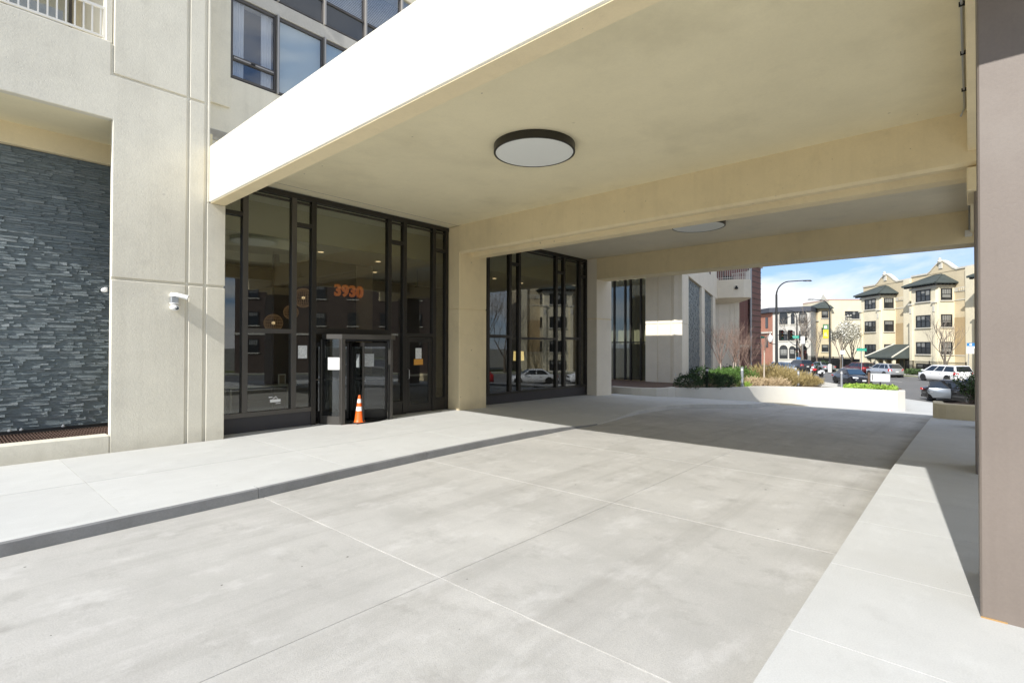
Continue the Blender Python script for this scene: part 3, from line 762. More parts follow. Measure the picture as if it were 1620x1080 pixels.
def stone(m, x0, x1, z0, z1, y, d, R):
    j = lambda s: (R.random()-.5)*s
    f = y-d; yw = R.uniform(.004,.032)*min(1,(x1-x0)/.3)
    bv = .004
    m.hexa([(x0,y+.03,z0),(x1,y+.03,z0),(x1,y+.03,z1),(x0,y+.03,z1)],
           [(x0+bv,f+yw+j(.012),z0+bv),(x1-bv,f-yw+j(.012),z0+bv),(x1-bv,f-yw+j(.012),z1-bv),(x0+bv,f+yw+j(.012),z1-bv)])
sw = MB().box(-1.7,4.09,14.13,14.3,.30,5.99).build('slate_wall', M['slate'])
tag(sw, 'dark grey split slate wall in the alcove beside the grooved pillar', 'wall')
R2 = random.Random(3)
stones = []
z = .37
while z < 5.96:
    h = R2.choice((.034,.042,.05,.058,.066)); x = -1.7-R2.random()*.2
    while x < 3.3:
        w = R2.uniform(.12,.55)
        x1 = min(x+w, 3.3)
        if x1-x > .02: stones.append((max(x,-1.7), x1, z, min(z+h,5.975), R2.choice((.0,.006,.012,.018,.026))))
        x += w
    z += h
vis = sorted([s for s in stones if s[0] > .7 and s[0] < 2.62], key=lambda s: -(s[1]-s[0])*(s[3]-s[2]))[:300]
vset = set(vis)
rest = MB()
for s in stones:
    if s in vset:
        k = MB(); stone(k, *s[:4], 14.125, s[4], R2); k.build('slate', M['slate'], sw)
    else: stone(rest, *s[:4], 14.125, s[4], R2)
tag(rest.build('slate_infill', M['slate'], sw), kind='stuff')
# low kerb wall and steel grating of the vent well
tag(MB().box(-1.7,2.296,12.3,12.62,-.06,.34).build('well_wall', M['paint'], bevel=.015), 'low cream concrete wall along the grating under the slate', 'wall')
gr = MB().box(-1.7,3.3,12.625,12.66,.26,.30).box(-1.7,3.3,14.06,14.095,.26,.30).build('well_grating', M['rust'])
tag(gr, 'rusty steel grating between the slate and the low wall', 'grating')
m = MB()
x = -1.68
while x < 3.28:
    m.box(x,x+.012,12.66,14.06,.262,.30); x += .048
for y in (12.9,13.14,13.38,13.62,13.86): m.box(-1.7,3.29,y,y+.008,.27,.302)
tag(m.build('grating_bars', M['rust'], gr), kind='stuff')
m = MB().box(-1.7,3.3,14.02,14.06,.31,.37).build('ledge', M['black'], gr)
for x in (1.05,1.22,1.85): MB().lathe([(.0,.0),(.03,.01),(.03,.035),(.0,.06)], (x,14.03,.36), 8).build('bolt', M['galv'], gr)
M['orange_rust'] = plain('orange_rust', (0.40,0.24,0.09), 0.8, var=.3)
# ------------------------------------------------------------------ entrance canopy
canopy = thing('entrance_canopy', 'cream concrete canopy spanning the driveway in front of the lobby', 'canopy', (7.8,6,0))
def cpart(name, m, mat, bevel=.01): return m.build(name, M[mat], canopy, bevel=bevel)
cpart('ceiling', MB().box(4.30,11.6,-3.2,12.86,5.95,6.25), 'ceil', 0)
cpart('ceiling', MB().box(12.0,19.52,-3.2,12.86,5.93,6.25), 'ceil2', 0)
cpart('roof_deck', MB().box(4.02,19.45,-3.2,12.7,6.252,6.30), 'paint', 0)
# front fascia beam with a small drip edge along its lower arris
cpart('fascia_beam', MB().prism_xz([(3.99,5.16),(4.015,5.14),(4.305,5.14),(4.305,5.949),(4.299,6.36),(3.99,6.36)], -8.0, 12.299), 'paint', .006)
cpart('fascia_soffit', MB().box(4.017,4.303,-8,12.298,5.132,5.1395), 'beam', 0)
# mid beam: two lips with a groove between
cpart('cross_beam', MB().prism_xz([(11.31,5.10),(11.36,5.045),(11.50,5.045),(11.56,5.12),(11.84,5.12),(11.88,4.99),(12.26,4.99),(12.31,5.04),(12.31,6.2),(11.31,6.2)], -3.2, 12.31), 'beam', .004)
cpart('cross_beam', MB().prism_xz([(19.5,5.03),(19.53,5.0),(20.40,5.0),(20.44,5.04),(20.44,6.36),(19.5,6.36)], -3.2, 12.31), 'beam', .004)
cpart('beam_end', MB().box(19.45,20.45,12.31,12.9,5.92,6.3), 'beam', 0)
# side beam above the right pillars
cpart('side_beam', MB().prism_xz([(4.31,5.27),(11.305,5.27),(11.305,5.949),(4.31,5.949)], -.55, .02), 'beam', .008)
cpart('side_beam', MB().prism_xz([(12.315,5.27),(19.495,5.27),(19.495,5.929),(12.315,5.929)], -.55, -.02), 'beam', .008)
cpart('pillar_cap', MB().box(11.2,12.4,-.6,.03,4.6,4.985), 'beam', .015)
# right pillars (brown paint)
pl = MB(); pl.box(5.33,6.35,-1.1,-.05,-.04,5.27)
cpart('brown_pillar', pl, 'brown', .012)
cpart('pillar_base_strip', MB().box(5.322,5.3295,-.2,-.052,.001,.010), 'orange_rust', 0)
pl = MB(); pl.box(11.31,12.31,-1.1,-.06,-.1,4.6)
cpart('brown_pillar', pl, 'brown', .012)
pl = MB(); pl.box(19.5,20.44,-1.1,-.14,-.4,5.0)
cpart('brown_pillar', pl, 'brown', .012)
# construction line on the ceiling near the glazing
cpart('ceiling_joint', MB().box(4.31,11.3,12.40,12.41,5.945,5.9495), 'joint', 0)

# round ceiling lights
def ceiling_light(x, y, z, label):
    t = thing('ceiling_light', label, 'ceiling light', (x,y,z), 'round lights under the canopy')
    MB().lathe([(.78,0),(.79,-.005),(.79,-.145),(.755,-.152),(.755,-.135),(.0001,-.135)], (x,y,z), 72).build('housing', M['bronze'], t, smooth=True)
    MB().lathe([(.0001,-.142),(.752,-.142),(.752,-.136),(.0001,-.136)], (x,y,z), 64).build('diffuser', M['diffuser'], t, smooth=True)
    MB().lathe([(.62,.001),(.62,-.01),(.60,-.01),(.60,.001)], (x,y,z), 32).build('mounting_ring', M['black'], t)
    return t
ceiling_light(7.78, 6.33, 5.949, 'large round bronze ceiling light on the near cream ceiling')
ceiling_light(15.90, 6.33, 5.929, 'round ceiling light half hidden behind the deep cross beam')

# conduits
cd = thing('conduit', 'thin metal conduit running along the ceiling corner by the brown pillar', 'conduit', (11.2,.05,5.9))
MB().tube([(5.2,.05,5.925),(9.0,.055,5.92),(10.9,.05,5.925),(11.1,.05,5.93),(11.24,.08,5.90),(11.27,.10,5.86)], .014, 8).build('pipe', M['galv'], cd, smooth=True)
for x in (6.2,7.7,9.0,10.3): MB().box(x-.012,x+.012,.025,.08,5.90,5.949).build('clip', M['black'], cd)
cd2 = thing('conduit', 'conduit with small junction box hanging near the far end of the canopy', 'conduit', (19.4,.02,5.5))
MB().tube([(12.6,.0,5.90),(16,.0,5.90),(19.3,.0,5.90),(19.44,.0,5.86),(19.46,.0,5.35)], .018, 6).build('pipe', M['galv'], cd2, smooth=True)
MB().box(19.38,19.497,-.06,.10,5.18,5.36).build('junction_box', M['whitemetal'], cd2, bevel=.01)

# ------------------------------------------------------------------ storefronts
def storefront(x0, label, door=False, zb0=0.0, zb1=0.0):
    """7 m bay between two pillars; x0 = left end"""
    t = thing('storefront', label, 'glass front', (x0,12.9,0), 'bronze glass fronts of the lobby')
    y0, y1 = 12.80, 12.96
    X = lambda d: x0+d
    L = 6.99
    d = dict(A=.62, B=1.80, C=2.33, D=4.68, E=5.23, F=6.38)
    dz = -.1 if zb1 < -.05 else 0
    zs, zt = .47+dz, 5.80
    def bar(name, xa, xb, za, zb, ya=y0, yb=y1, mat='bronze'):
        return MB().box(xa,xb,ya,yb,za,zb).build(name, M[mat], t, bevel=.004)
    bar('header', X(0), X(L), zt, 5.93)
    bar('header_trim', X(.05), X(L-.05), 5.70, 5.745, 12.86, 12.95)
    bar('end_frame', X(0), X(.06), zb0-.05, zt); bar('end_frame', X(L-.14), X(L-.02), zb0-.05, zt)
    for k, v in d.items():
        bot = zs if k in 'AB' or not door else -.02
        if not door: bot = zs-.02
        bar('mullion', X(v-.065), X(v+.065), bot, zt, mat='bronze_l' if k in 'AB' and door else 'bronze')
    G = 'glass_lobby'
    def pane(xa, xb, za, zb): return MB().box(xa,xb,12.872,12.884,za,zb).build('pane', M[G], t)
    ed = [0.06, d['A'], d['B'], d['C'], d['D'], d['E'], d['F'], L-.14]
    names = ['0A','AB','BC','CD','DE','EF','FG']
    for i, nm in enumerate(names):
        xa, xb = X(ed[i]+(.065 if i else 0)), X(ed[i+1]-(.065 if i < 6 else 0))
        if nm in ('0A','BC','DE','FG'):
            bar('transom', xa, xb, 5.10, 5.20)
            lo = zs
            if door and nm == 'DE': lo = .40
            if door and nm == 'FG': lo = .40
            pane(xa, xb, 5.20, zt); pane(xa, xb, lo+.0, 5.10)
        elif nm == 'AB':
            bar('transom', xa, xb, 2.36, 2.47, mat='bronze_l' if door else 'bronze')
            pane(xa, xb, 2.47, zt); pane(xa, xb, zs, 2.36)
        elif nm == 'CD':
            if door:
                bar('transom', xa, xb, 2.37, 2.52); pane(xa, xb, 2.52, zt)
            else:
                bar('transom', xa, xb, 2.32, 2.40); pane(xa, xb, 2.40, zt); pane(xa, xb, zs, 2.32)
        elif nm == 'EF':
            bar('transom', xa, xb, 2.34, 2.45)
            pane(xa, xb, 2.45, zt)
            if not door: pane(xa, xb, zs, 2.34)
    if door:
        bar('sill', X(.06), X(2.27), .36, .47, mat='bronze_l')
        MB().box(X(.0),X(2.29),12.83,12.95,-.05,.36).build('base_panel', M['basepan'], t)
        for a, c in ((d['D']+.065,d['E']-.065),(d['F']+.065,L-.14)):
            MB().box(X(a),X(c),12.82,12.95,-.05,.33).build('base_panel', M['bronze'], t)
            bar('sill', X(a), X(c), .33, .40)
        # hinged door
        xa, xb = X(d['E']+.065)+.008, X(d['F']-.065)-.008
        dr = MB().box(xa,xa+.13,12.83,12.89,.02,2.33).box(xb-.13,xb,12.83,12.89,.02,2.33).box(xa+.13,xb-.13,12.83,12.89,2.18,2.33).box(xa+.13,xb-.13,12.83,12.89,.02,.27).build('door', M['bronze'], t, bevel=.005)
        MB().box(xa+.13,xb-.13,12.855,12.865,.27,2.18).build('door_pane', M[G], dr)
        MB().box(xa+.10,xb-.10,12.895,12.93,1.12,1.18).build('push_bar', M['steel'], dr, bevel=.006)
        MB().tube([(xa+.07,12.83,1.05),(xa+.07,12.77,1.07),(xa+.07,12.77,1.33),(xa+.07,12.83,1.35)], .014, 8).build('handle', M['steel'], dr, smooth=True)
        MB().box(xa,xb,12.80,12.97,-.03,.012).build('threshold', M['steel'], t)
    else:
        bar('sill', X(.06), X(L-.14), zs-.09, zs)
        MB().box(X(0),X(L-.02),12.83,12.95,-.25,zs-.09).build('base_panel', M['basepan'], t)
    return t
sf1 = storefront(4.32, 'bronze glass front with the revolving door and hinged door in it', True)
sf2 = storefront(12.56, 'bronze glass front without doors beyond the second pillar', False, -.05, -.1)

# revolving door standing out of the first front
RX, RY, RR = 7.87, 13.02, 1.04
rv = thing('revolving_door', 'bronze revolving door with a curved glass side at the lobby entrance', 'revolving door', (RX,RY,0))
zt = 2.23
hd = MB()
a0, a1 = math.radians(180-8), math.radians(360+8)
# header: a flat fronted drum
ring = [(RX-.98,12.96),(RX-.98,12.62)]
pts = [(RX-1.0,12.80),(RX-1.0,12.55),(RX-.72,12.27),(RX+.74,12.16),(RX+.98,12.3),(RX+.98,12.80)]
hd.prism(pts, zt, 2.36)
hd.build('drum_header', M['bronze_l'], rv, bevel=.006)
MB().prism([(RX-.95,12.80),(RX-.95,12.6),(RX-.7,12.32),(RX+.7,12.22),(RX+.93,12.36),(RX+.93,12.80)], zt-.05, zt-.001).build('drum_ceiling', M['black'], rv)
# curved side panels (left outer visible, right)
def arc(cx, cy, r, d0, d1, n=14): return [(cx+r*math.cos(math.radians(d0+(d1-d0)*i/n)), cy+r*math.sin(math.radians(d0+(d1-d0)*i/n))) for i in range(n+1)]
L_ = arc(RX, RY, RR, 192, 227)
R_ = arc(RX, RY, RR, 313, 348)
for nm, A in (('side', L_), ('side', R_)):
    inner = [(RX+(x-RX)*.985, RY+(y-RY)*.985) for x, y in A]
    MB().prism(A+inner[::-1], .22, zt).build('curved_pane', M['glass_drum'], rv, smooth=True)
    outer = [(RX+(x-RX)*1.012, RY+(y-RY)*1.012) for x, y in A]
    inner = [(RX+(x-RX)*.97, RY+(y-RY)*.97) for x, y in A]
    MB().prism(outer+inner[::-1], .0, .22).build('kick_panel', M['bronze_l'], rv, bevel=.004)
def post(x, y, w=.06, mat='bronze_l'):
    MB().box(x-w,x+w,y-w,y+w,0,zt).build('post', M[mat], rv, bevel=.008)
post(RX-.71, 12.27, .058); post(RX+.74, 12.20, .05); post(RX-.995,12.80,.045,'bronze'); post(RX+.985,12.80,.045,'bronze')
MB().lathe([(.05,.0),(.05,zt-.05)], (RX,RY,0), 16).build('centre_shaft', M['bronze'], rv, smooth=True)
for ang in (258, 348-18, 78, 150):
    a = math.radians(ang); dx, dy = math.cos(a), math.sin(a); px_2, py_2 = -dy, dx
    def P(r, s, z): return (RX+dx*r+px_2*s, RY+dy*r+py_2*s, z)
    def hb(r0, r1, z0, z1, s=.022):
        return [P(r0,-s,z0),P(r1,-s,z0),P(r1,s,z0),P(r0,s,z0)], [P(r0,-s,z1),P(r1,-s,z1),P(r1,s,z1),P(r0,s,z1)]
    w = MB()
    w.hexa(*hb(.06,.12,.02,zt-.08)); w.hexa(*hb(.93,.985,.02,zt-.08)); w.hexa(*hb(.12,.93,.02,.26)); w.hexa(*hb(.12,.93,zt-.2,zt-.08))
    w = w.build('door_wing', M['bronze'], rv, bevel=.004)
    MB().hexa(*hb(.12,.93,.26,zt-.2,.005)).build('wing_pane', M['glass_drum'], w)
    MB().tube([P(.14,.05,1.12),P(.92,.05,1.12)], .018, 8).build('push_bar', M['steel'], w, smooth=True)
MB().lathe([(.0001,.004),(1.0,.004),(1.0,.008),(.0001,.008)], (RX,RY,0), 40).build('floor_disc', M['rubber'], rv)

# ------------------------------------------------------------------ lobby inside
lob = tag(MB().box(4.33,20.6,12.97,20.1,-.35,-.012).build('lobby_floor', plain('dark_lobby_tile', (0.10,0.095,0.085), 0.25, var=0.15)), kind='structure')
lw_ = MB().box(4.2,20.7,20.0,20.15,-.3,5.95).box(4.2,4.32,13.0,20,-.3,5.95).box(20.62,20.75,13.0,20,-.3,5.95)
tag(lw_.build('lobby_wall', plain('walnut_wall_panel', (0.085,0.068,0.052), 0.5, var=0.2)), kind='structure')
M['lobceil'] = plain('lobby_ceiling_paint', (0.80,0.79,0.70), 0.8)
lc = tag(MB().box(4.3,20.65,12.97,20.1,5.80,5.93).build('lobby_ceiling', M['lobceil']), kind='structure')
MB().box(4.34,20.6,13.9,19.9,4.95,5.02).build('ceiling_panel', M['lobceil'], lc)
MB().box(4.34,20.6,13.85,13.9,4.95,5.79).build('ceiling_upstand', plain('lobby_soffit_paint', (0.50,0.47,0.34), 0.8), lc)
MB().lathe([(1.5,5.0),(1.5,4.70),(1.35,4.70),(1.35,5.0)], (6.3,15.6,0), 40).build('round_soffit', M['lobceil'], lc, smooth=True)
M['lamp_on'] = plain('lit_downlight', (0.9,0.8,0.6), 0.5, emit=(1.0,0.75,0.45), estr=0.45)
for x, y in ((8.0,15),(10.2,15.2),(9.2,17.4),(13.6,15),(16,15.2),(18,15.4),(11.6,17.5),(6,17.8)):
    MB().lathe([(.0001,4.94),(.085,4.94),(.085,4.949),(.0001,4.949)], (x,y,0), 16).build('downlight', M['lamp_on'], lc)
for x, y in ((12.2,15.6),(7.9,16.0)):
    MB().lathe([(.012,4.3),(.012,4.95)], (x,y,0), 6).lathe([(.09,4.26),(.09,4.30)], (x,y,0), 12).build('sprinkler_pipe', M['black'], lc)
# columns in the lobby
for x in (10.12, 15.4):
    tag(MB().box(x,x+.7,16.45,17.1,-.01,4.95).build('lobby_column', M['tanwall'], bevel=.02), 'pale square column inside the lobby behind the %s glass front' % ('first' if x < 12 else 'second'), 'column')
# feature wall with orange house number
fwall = tag(MB().box(7.2,10.11,16.42,16.55,-.01,4.95).build('feature_wall', plain('dark_feature_wall', (0.045,0.036,0.028), 0.45, var=0.2)), 'dark panelled wall inside the lobby carrying an orange house number', 'wall')
cu = bpy.data.curves.new('number_sign', 'FONT')
cu.body = '3930'; cu.size = .53; cu.extrude = .03; cu.offset = .022; cu.space_character = 1.08
_tmp = bpy.data.objects.new('tmp_text', cu); COL.objects.link(_tmp); bpy.context.view_layer.update()
_me = bpy.data.meshes.new_from_object(_tmp.evaluated_get(bpy.context.evaluated_depsgraph_get())); bpy.data.objects.remove(_tmp)
num = link('number_sign', _me); _me.materials.clear()
num.rotation_euler = (PI/2, 0, 0); num.location = (9.22, 16.35, 3.80)
_me.materials.append(plain('orange_sign_face', (0.62,0.18,0.045), 0.5, emit=(0.9,0.26,0.06), estr=0.08))
tag(num, 'orange house number 3930 on the dark wall inside the lobby', 'sign')
# globe pendants
M['globe'] = plain('warm_lit_globe', (0.45,0.33,0.2), 0.6, emit=(1.0,0.55,0.26), estr=0.02)
M['bulb'] = plain('lit_bulb', (1,0.9,0.7), 0.5, emit=(1.0,0.72,0.42), estr=0.35)
def pendant(x, y, z, r, label):
    t = thing('pendant_lamp', label, 'pendant lamp', (x,y,z), 'globe pendants in the lobby')
    m = MB()
    for k in range(14):
        a = PI*k/14
        path = [(x+r*math.cos(a)*math.sin(PI*i/12), y+r*math.sin(a)*math.sin(PI*i/12), z+r*math.cos(PI*i/12)) for i in range(13)]
        m.tube(path, .006, 4, caps=False); path = [(2*x-p[0], 2*y-p[1], p[2]) for p in path]; m.tube(path, .006, 4, caps=False)
    for k in range(1, 9):
        zz = r*math.cos(PI*k/9); rr = r*math.sin(PI*k/9)
        m.tube([(x+rr*math.cos(2*PI*i/16), y+rr*math.sin(2*PI*i/16), z+zz) for i in range(17)], .006, 4, caps=False)
    m.build('globe', M['globe'], t, fix=False)
    MB().ball((x,y,z), .05, 8).build('bulb', M['bulb'], t, smooth=True)
    MB().lathe([(.006,r),(.006,4.95-z)], (x,y,z), 6).build('cord', M['black'], t)
pendant(7.0,16.0,2.75,.27,'glowing open globe pendant behind the left pane of the first glass front')
pendant(7.75,15.6,3.55,.30,'dim globe pendant hung highest behind the first glass front')
pendant(7.5,15.9,3.1,.22,'smallest globe pendant between the two others in the lobby')
# furniture
tb = thing('console_table', 'white console table inside the lobby behind the left panes', 'table', (6.3,15.3,0))
MB().box(5.4,7.3,15.05,15.55,.86,.90).build('table_top', M['white'], tb, bevel=.006)
for x in (5.46,7.24):
    for y in (15.1,15.5): MB().box(x-.025,x+.025,y-.025,y+.025,0,.86).build('leg', M['white'], tb)
pv = thing('framed_notice', 'small framed picture standing on the white console table in the lobby', 'picture frame', (6.9,15.2,.9))
MB().box(6.8,7.02,15.19,15.21,.90,1.22).build('frame', M['white'], pv); MB().box(6.83,6.99,15.186,15.19,.93,1.19).build('print', M['tanwall'], pv)
fl = thing('floor_lamp', 'floor lamp with yellow drum shade behind the second glass front', 'lamp', (16.9,14.6,0))
MB().lathe([(.16,0),(.16,.03),(.02,.05),(.02,1.62)], (16.9,14.6,-.01), 16).build('stand', M['black'], fl, smooth=True)
MB().lathe([(.24,1.45),(.22,1.85)], (16.9,14.6,-.01), 20).build('lamp_shade', plain('yellow_lamp_shade', (0.75,0.62,0.28), 0.7, emit=(1.0,0.74,0.30), estr=0.35), fl, smooth=True)
ds = thing('reception_desk', 'dark reception desk with pale top behind the hinged glass door', 'desk', (10.6,16,0))
MB().box(9.9,11.7,15.4,15.9,-.01,1.02).build('desk_front', plain('desk_panel', (0.10,0.085,0.07), 0.4), ds, bevel=.01)
MB().box(9.85,11.75,15.35,15.95,1.02,1.07).build('desk_top', M['shade'], ds, bevel=.006)
def chair(x, y, rz, label):
    t = thing('lobby_chair', label, 'chair', (0,0,0), 'upholstered chairs in the lobby')
    c = plain('grey_upholstery', (0.22,0.21,0.20), 0.9, var=.1) if 'uph' not in M else M['uph']; M['uph'] = c
    MB().box(-.34,.34,-.34,.34,.22,.45).build('seat', c, t, bevel=.04, segs=2); MB().box(-.36,.36,.24,.38,.45,.85).build('backrest', c, t, bevel=.04, segs=2)
    for s in (-1,1):
        MB().box(s*.30-.06,s*.30+.06,-.32,.26,.45,.62).build('armrest', c, t, bevel=.03, segs=2)
        for q in (-1,1): MB().lathe([(.018,0),(.025,.22)], (s*.27,q*.27,0), 8).build('leg', M['black'], t)
    t.location = (x,y,-.01); t.rotation_euler = (0,0,rz)
chair(14.6,14.9,.4,'grey lobby chair nearest the second pillar behind the glass'); chair(17.9,15.1,-.6,'grey lobby chair right of the yellow shaded floor lamp')
pp = thing('potted_plant', 'dark leafy potted plant inside behind the second glass front', 'plant', (13.7,14.0,0))
MB().lathe([(.18,0),(.24,.42),(.21,.42),(.2,.36),(.0001,.36)], (13.7,14.0,-.01), 16).build('pot', M['black'], pp, smooth=True)
m = MB(); R3 = random.Random(5)
for k in range(160):
    a = R3.random()*2*PI; r = R3.random()*.42; z = .45+R3.random()*.75-r*.3
    p = Vector((13.7+r*math.cos(a), 14.0+r*math.sin(a), z)); q = Vector((R3.uniform(-1,1),R3.uniform(-1,1),R3.uniform(-.3,1))).normalized()*.12; s = q.cross(Vector((0,0,1))).normalized()*.03
    m.quad(p-q, p+s, p+q, p-s)
m.build('foliage', M['yew'], pp, fix=False)

# ------------------------------------------------------------------ papers on the glass
M['print'] = print_mat('printed_notice', (0.78,0.80,0.80), (0.15,0.17,0.18), 26, 220)
def notice(x0, x1, y, z0, z1, label, mat='print', rotz=0):
    m = MB().box(x0,x1,y-.002,y,z0,z1)
    return tag(m.build('paper_notice', M[mat]), label, 'notice', 'papers taped to the lobby glass')
notice(6.26,6.50,12.870,1.73,2.06,'white printed notice on the narrow pane left of the revolving door')
notice(9.99,10.22,12.85,1.66,1.99,'white printed notice above an orange card on the hinged door')
tag(MB().box(9.93,10.28,12.849,12.852,1.47,1.65).build('paper_card', plain('orange_card', (0.62,0.30,0.05), 0.6)), 'orange card under the white notice on the hinged glass door', 'card')
# on the drum: left curved side and wings
def on_drum(deg, z0, z1, w, label, mat):
    a = math.radians(deg); r = RR+.006
    m = MB(); n = 4
    A = [(RX+r*math.cos(a+w*(i/n-.5)), RY+r*math.sin(a+w*(i/n-.5))) for i in range(n+1)]
    B = [(RX+(r-.002)*math.cos(a+w*(i/n-.5)), RY+(r-.002)*math.sin(a+w*(i/n-.5))) for i in range(n+1)]
    m.prism(A+B[::-1], z0, z1)
    return tag(m.build('paper_notice', mat), label, 'notice', 'papers taped to the lobby glass')
on_drum(214, 1.43, 1.75, .31, 'blank white sheet on the curved side of the revolving door', M['white'])
def on_wing(ang, r0, r1, z0, z1, label):
    a = math.radians(ang); dx, dy = math.cos(a), math.sin(a); q = (-dy*.012, dx*.012)
    s = 1 if (dx*q[1]-dy*q[0]) > 0 else -1
    m = MB()
    for sg in (1,):
        c0 = (RX+dx*r0-q[0]*sg, RY+dy*r0-q[1]*sg); c1 = (RX+dx*r1-q[0]*sg, RY+dy*r1-q[1]*sg)
        e = (q[0]*.2*sg, q[1]*.2*sg)
        m.hexa([(c0[0],c0[1],z0),(c1[0],c1[1],z0),(c1[0]-e[0],c1[1]-e[1],z0),(c0[0]-e[0],c0[1]-e[1],z0)],[(c0[0],c0[1],z1),(c1[0],c1[1],z1),(c1[0]-e[0],c1[1]-e[1],z1),(c0[0]-e[0],c0[1]-e[1],z1)])
    return tag(m.build('paper_notice', M['print']), label, 'notice', 'papers taped to the lobby glass')
on_wing(330, .35, .62, 1.47, 1.83, 'printed sheet on the wide right wing of the revolving door')
on_wing(258, .45, .70, 1.47, 1.83, 'printed sheet on the left wing of the revolving door, seen edge on')
# little white decal low on the left pane
dc = tag(MB().box(5.56,5.82,12.868,12.8705,.66,.73).build('window_decal', M['white']), 'small white decal with a mountain outline low on the left pane', 'decal')
MB().box(5.70,5.82,12.868,12.8705,.62,.632).build('decal_line', M['white'], dc)
MB().box(5.53,5.62,12.868,12.8705,.775,.80).build('decal_line', M['white'], dc)
MB().prism_xz([(5.62,.735),(5.66,.79),(5.675,.775),(5.70,.81),(5.76,.735),(5.745,.735),(5.70,.79),(5.677,.755),(5.66,.77),(5.635,.735)], 12.868, 12.8705).build('decal_outline', M['white'], dc)

# ------------------------------------------------------------------ traffic cone
cn = thing('traffic_cone', 'orange traffic cone with two white bands in front of the revolving door', 'traffic cone', (7.63,12.20,0))
c0 = (7.63,12.20,0)
cone_r = lambda z: .135-(.135-.032)*(z-.03)/.70
MB().box(c0[0]-.18,c0[0]+.18,c0[1]-.18,c0[1]+.18,.0,.032).build('base', M['rubber'], cn, bevel=.01)
prof = [(.155,.03),(.138,.05)]+[(cone_r(z),z) for z in (.10,.3,.5,.7,.73)]+[(.026,.74),(.024,.70)]
MB().lathe(prof, c0, 32).build('cone_body', M['orange'], cn, smooth=True)
for za, zb in ((.33,.44),(.54,.64)):
    MB().lathe([(cone_r(za)+.0025,za),(cone_r(zb)+.0025,zb),(cone_r(zb)-.002,zb),(cone_r(za)-.002,za)], c0, 32).build('reflective_band', M['reflect'], cn, smooth=True)

# ------------------------------------------------------------------ security cameras on the first pillar
sc = thing('security_camera', 'white bullet and dome camera cluster on the grooved pillar', 'security camera', (3.33,12.3,2.9))
MB().box(3.27,3.40,12.19,12.30,2.93,3.05).build('junction_box', M['galv'], sc, bevel=.008)
MB().lathe([(.075,.0),(.075,.055),(.06,.075),(.0001,.08)], (3.335,12.245,3.055), 20).build('bullet_mount', M['white'], sc, smooth=True)

T = Matrix.Translation((3.38,12.18,3.085)) @ Euler((0,math.radians(14),math.radians(-28))).to_matrix().to_4x4()
body = MB(T).lathe([(.0001,-.06),(.04,-.055),(.045,-.03),(.045,.16),(.05,.165),(.05,.19),(.042,.19)], (0,0,0), 20, axis='x').build('bullet_body', M['white'], sc, smooth=True)
MB(T).lathe([(.0001,.184),(.042,.184),(.042,.180),(.0001,.180)], (0,0,0), 20, axis='x').build('lens', M['darkwin'], body)
MB().lathe([(.0001,.0),(.085,.005),(.09,.03),(.0001,.034)], (3.335,12.22,2.895), 20).build('dome_mount', M['white'], sc, smooth=True)
dm = MB().ball((3.335,12.215,2.83), .088, 12, .78).build('dome', M['white'], sc, smooth=True)
MB().lathe([(.0001,-.004),(.032,-.004),(.036,.006),(.0001,.008)], (3.355,12.135,2.815), 16, axis='y').build('lens', M['darkwin'], dm, smooth=True)
s2 = thing('security_camera', 'tiny white camera on the edge of the pillar beside the slate', 'security camera', (2.29,12.6,3.13))
MB().box(2.24,2.298,12.55,12.65,3.09,3.18).build('mount', M['white'], s2, bevel=.01)
MB().lathe([(.0001,-.05),(.04,-.04),(.045,.05),(.0001,.06)], (2.235,12.52,3.12), 14, axis='y').build('camera_body', M['white'], s2, smooth=True)
# ------------------------------------------------------------------ far wing of the building
wing = thing('building_wing', 'cream concrete wing with grooved panels and tall slate bays beyond the canopy', 'building', (28.55,12.3,0))
AW = math.radians(14.5)
WG = Matrix(((math.cos(AW),-math.sin(AW),0,28.55),(math.sin(AW),math.cos(AW),0,12.3),(0,0,1,0),(0,0,0,1)))
def wpart(name, m, mat, bevel=.012, kind=None):
    o = m.build(name, M[mat], wing, bevel=bevel)
    return tag(o, kind=kind) if kind else o
# wall towards the driveway: panels with grooves between
MB().box(28.585,28.9,12.36,14.58,-.6,8.2).build('wall_core', M['cream2'], wing)
for ya, yb in ((12.315,12.575),(12.62,12.955),(13.0,13.785),(13.83,14.60)):
    for za, zb in ((-.6,3.36),(3.40,8.2)):
        wpart('wall_panel', MB().box(28.55,28.60,ya,yb,za,zb), 'cream2')
wpart('outlet_box', MB().box(28.50,28.55,12.66,12.76,.38,.54), 'whitemetal', .008)
wpart('outlet_pipe', MB().tube([(28.53,12.71,.38),(28.53,12.71,.0)], .012, 6), 'galv', 0)
wpart('added_shade_slab', MB().box(24.5,28.5,12.7,20,6.4,6.8).box(24.5,28.549,11.7,12.7,6.4,7.2), 'cream2')  # unseen slab, added to shade the top of the grooved wall
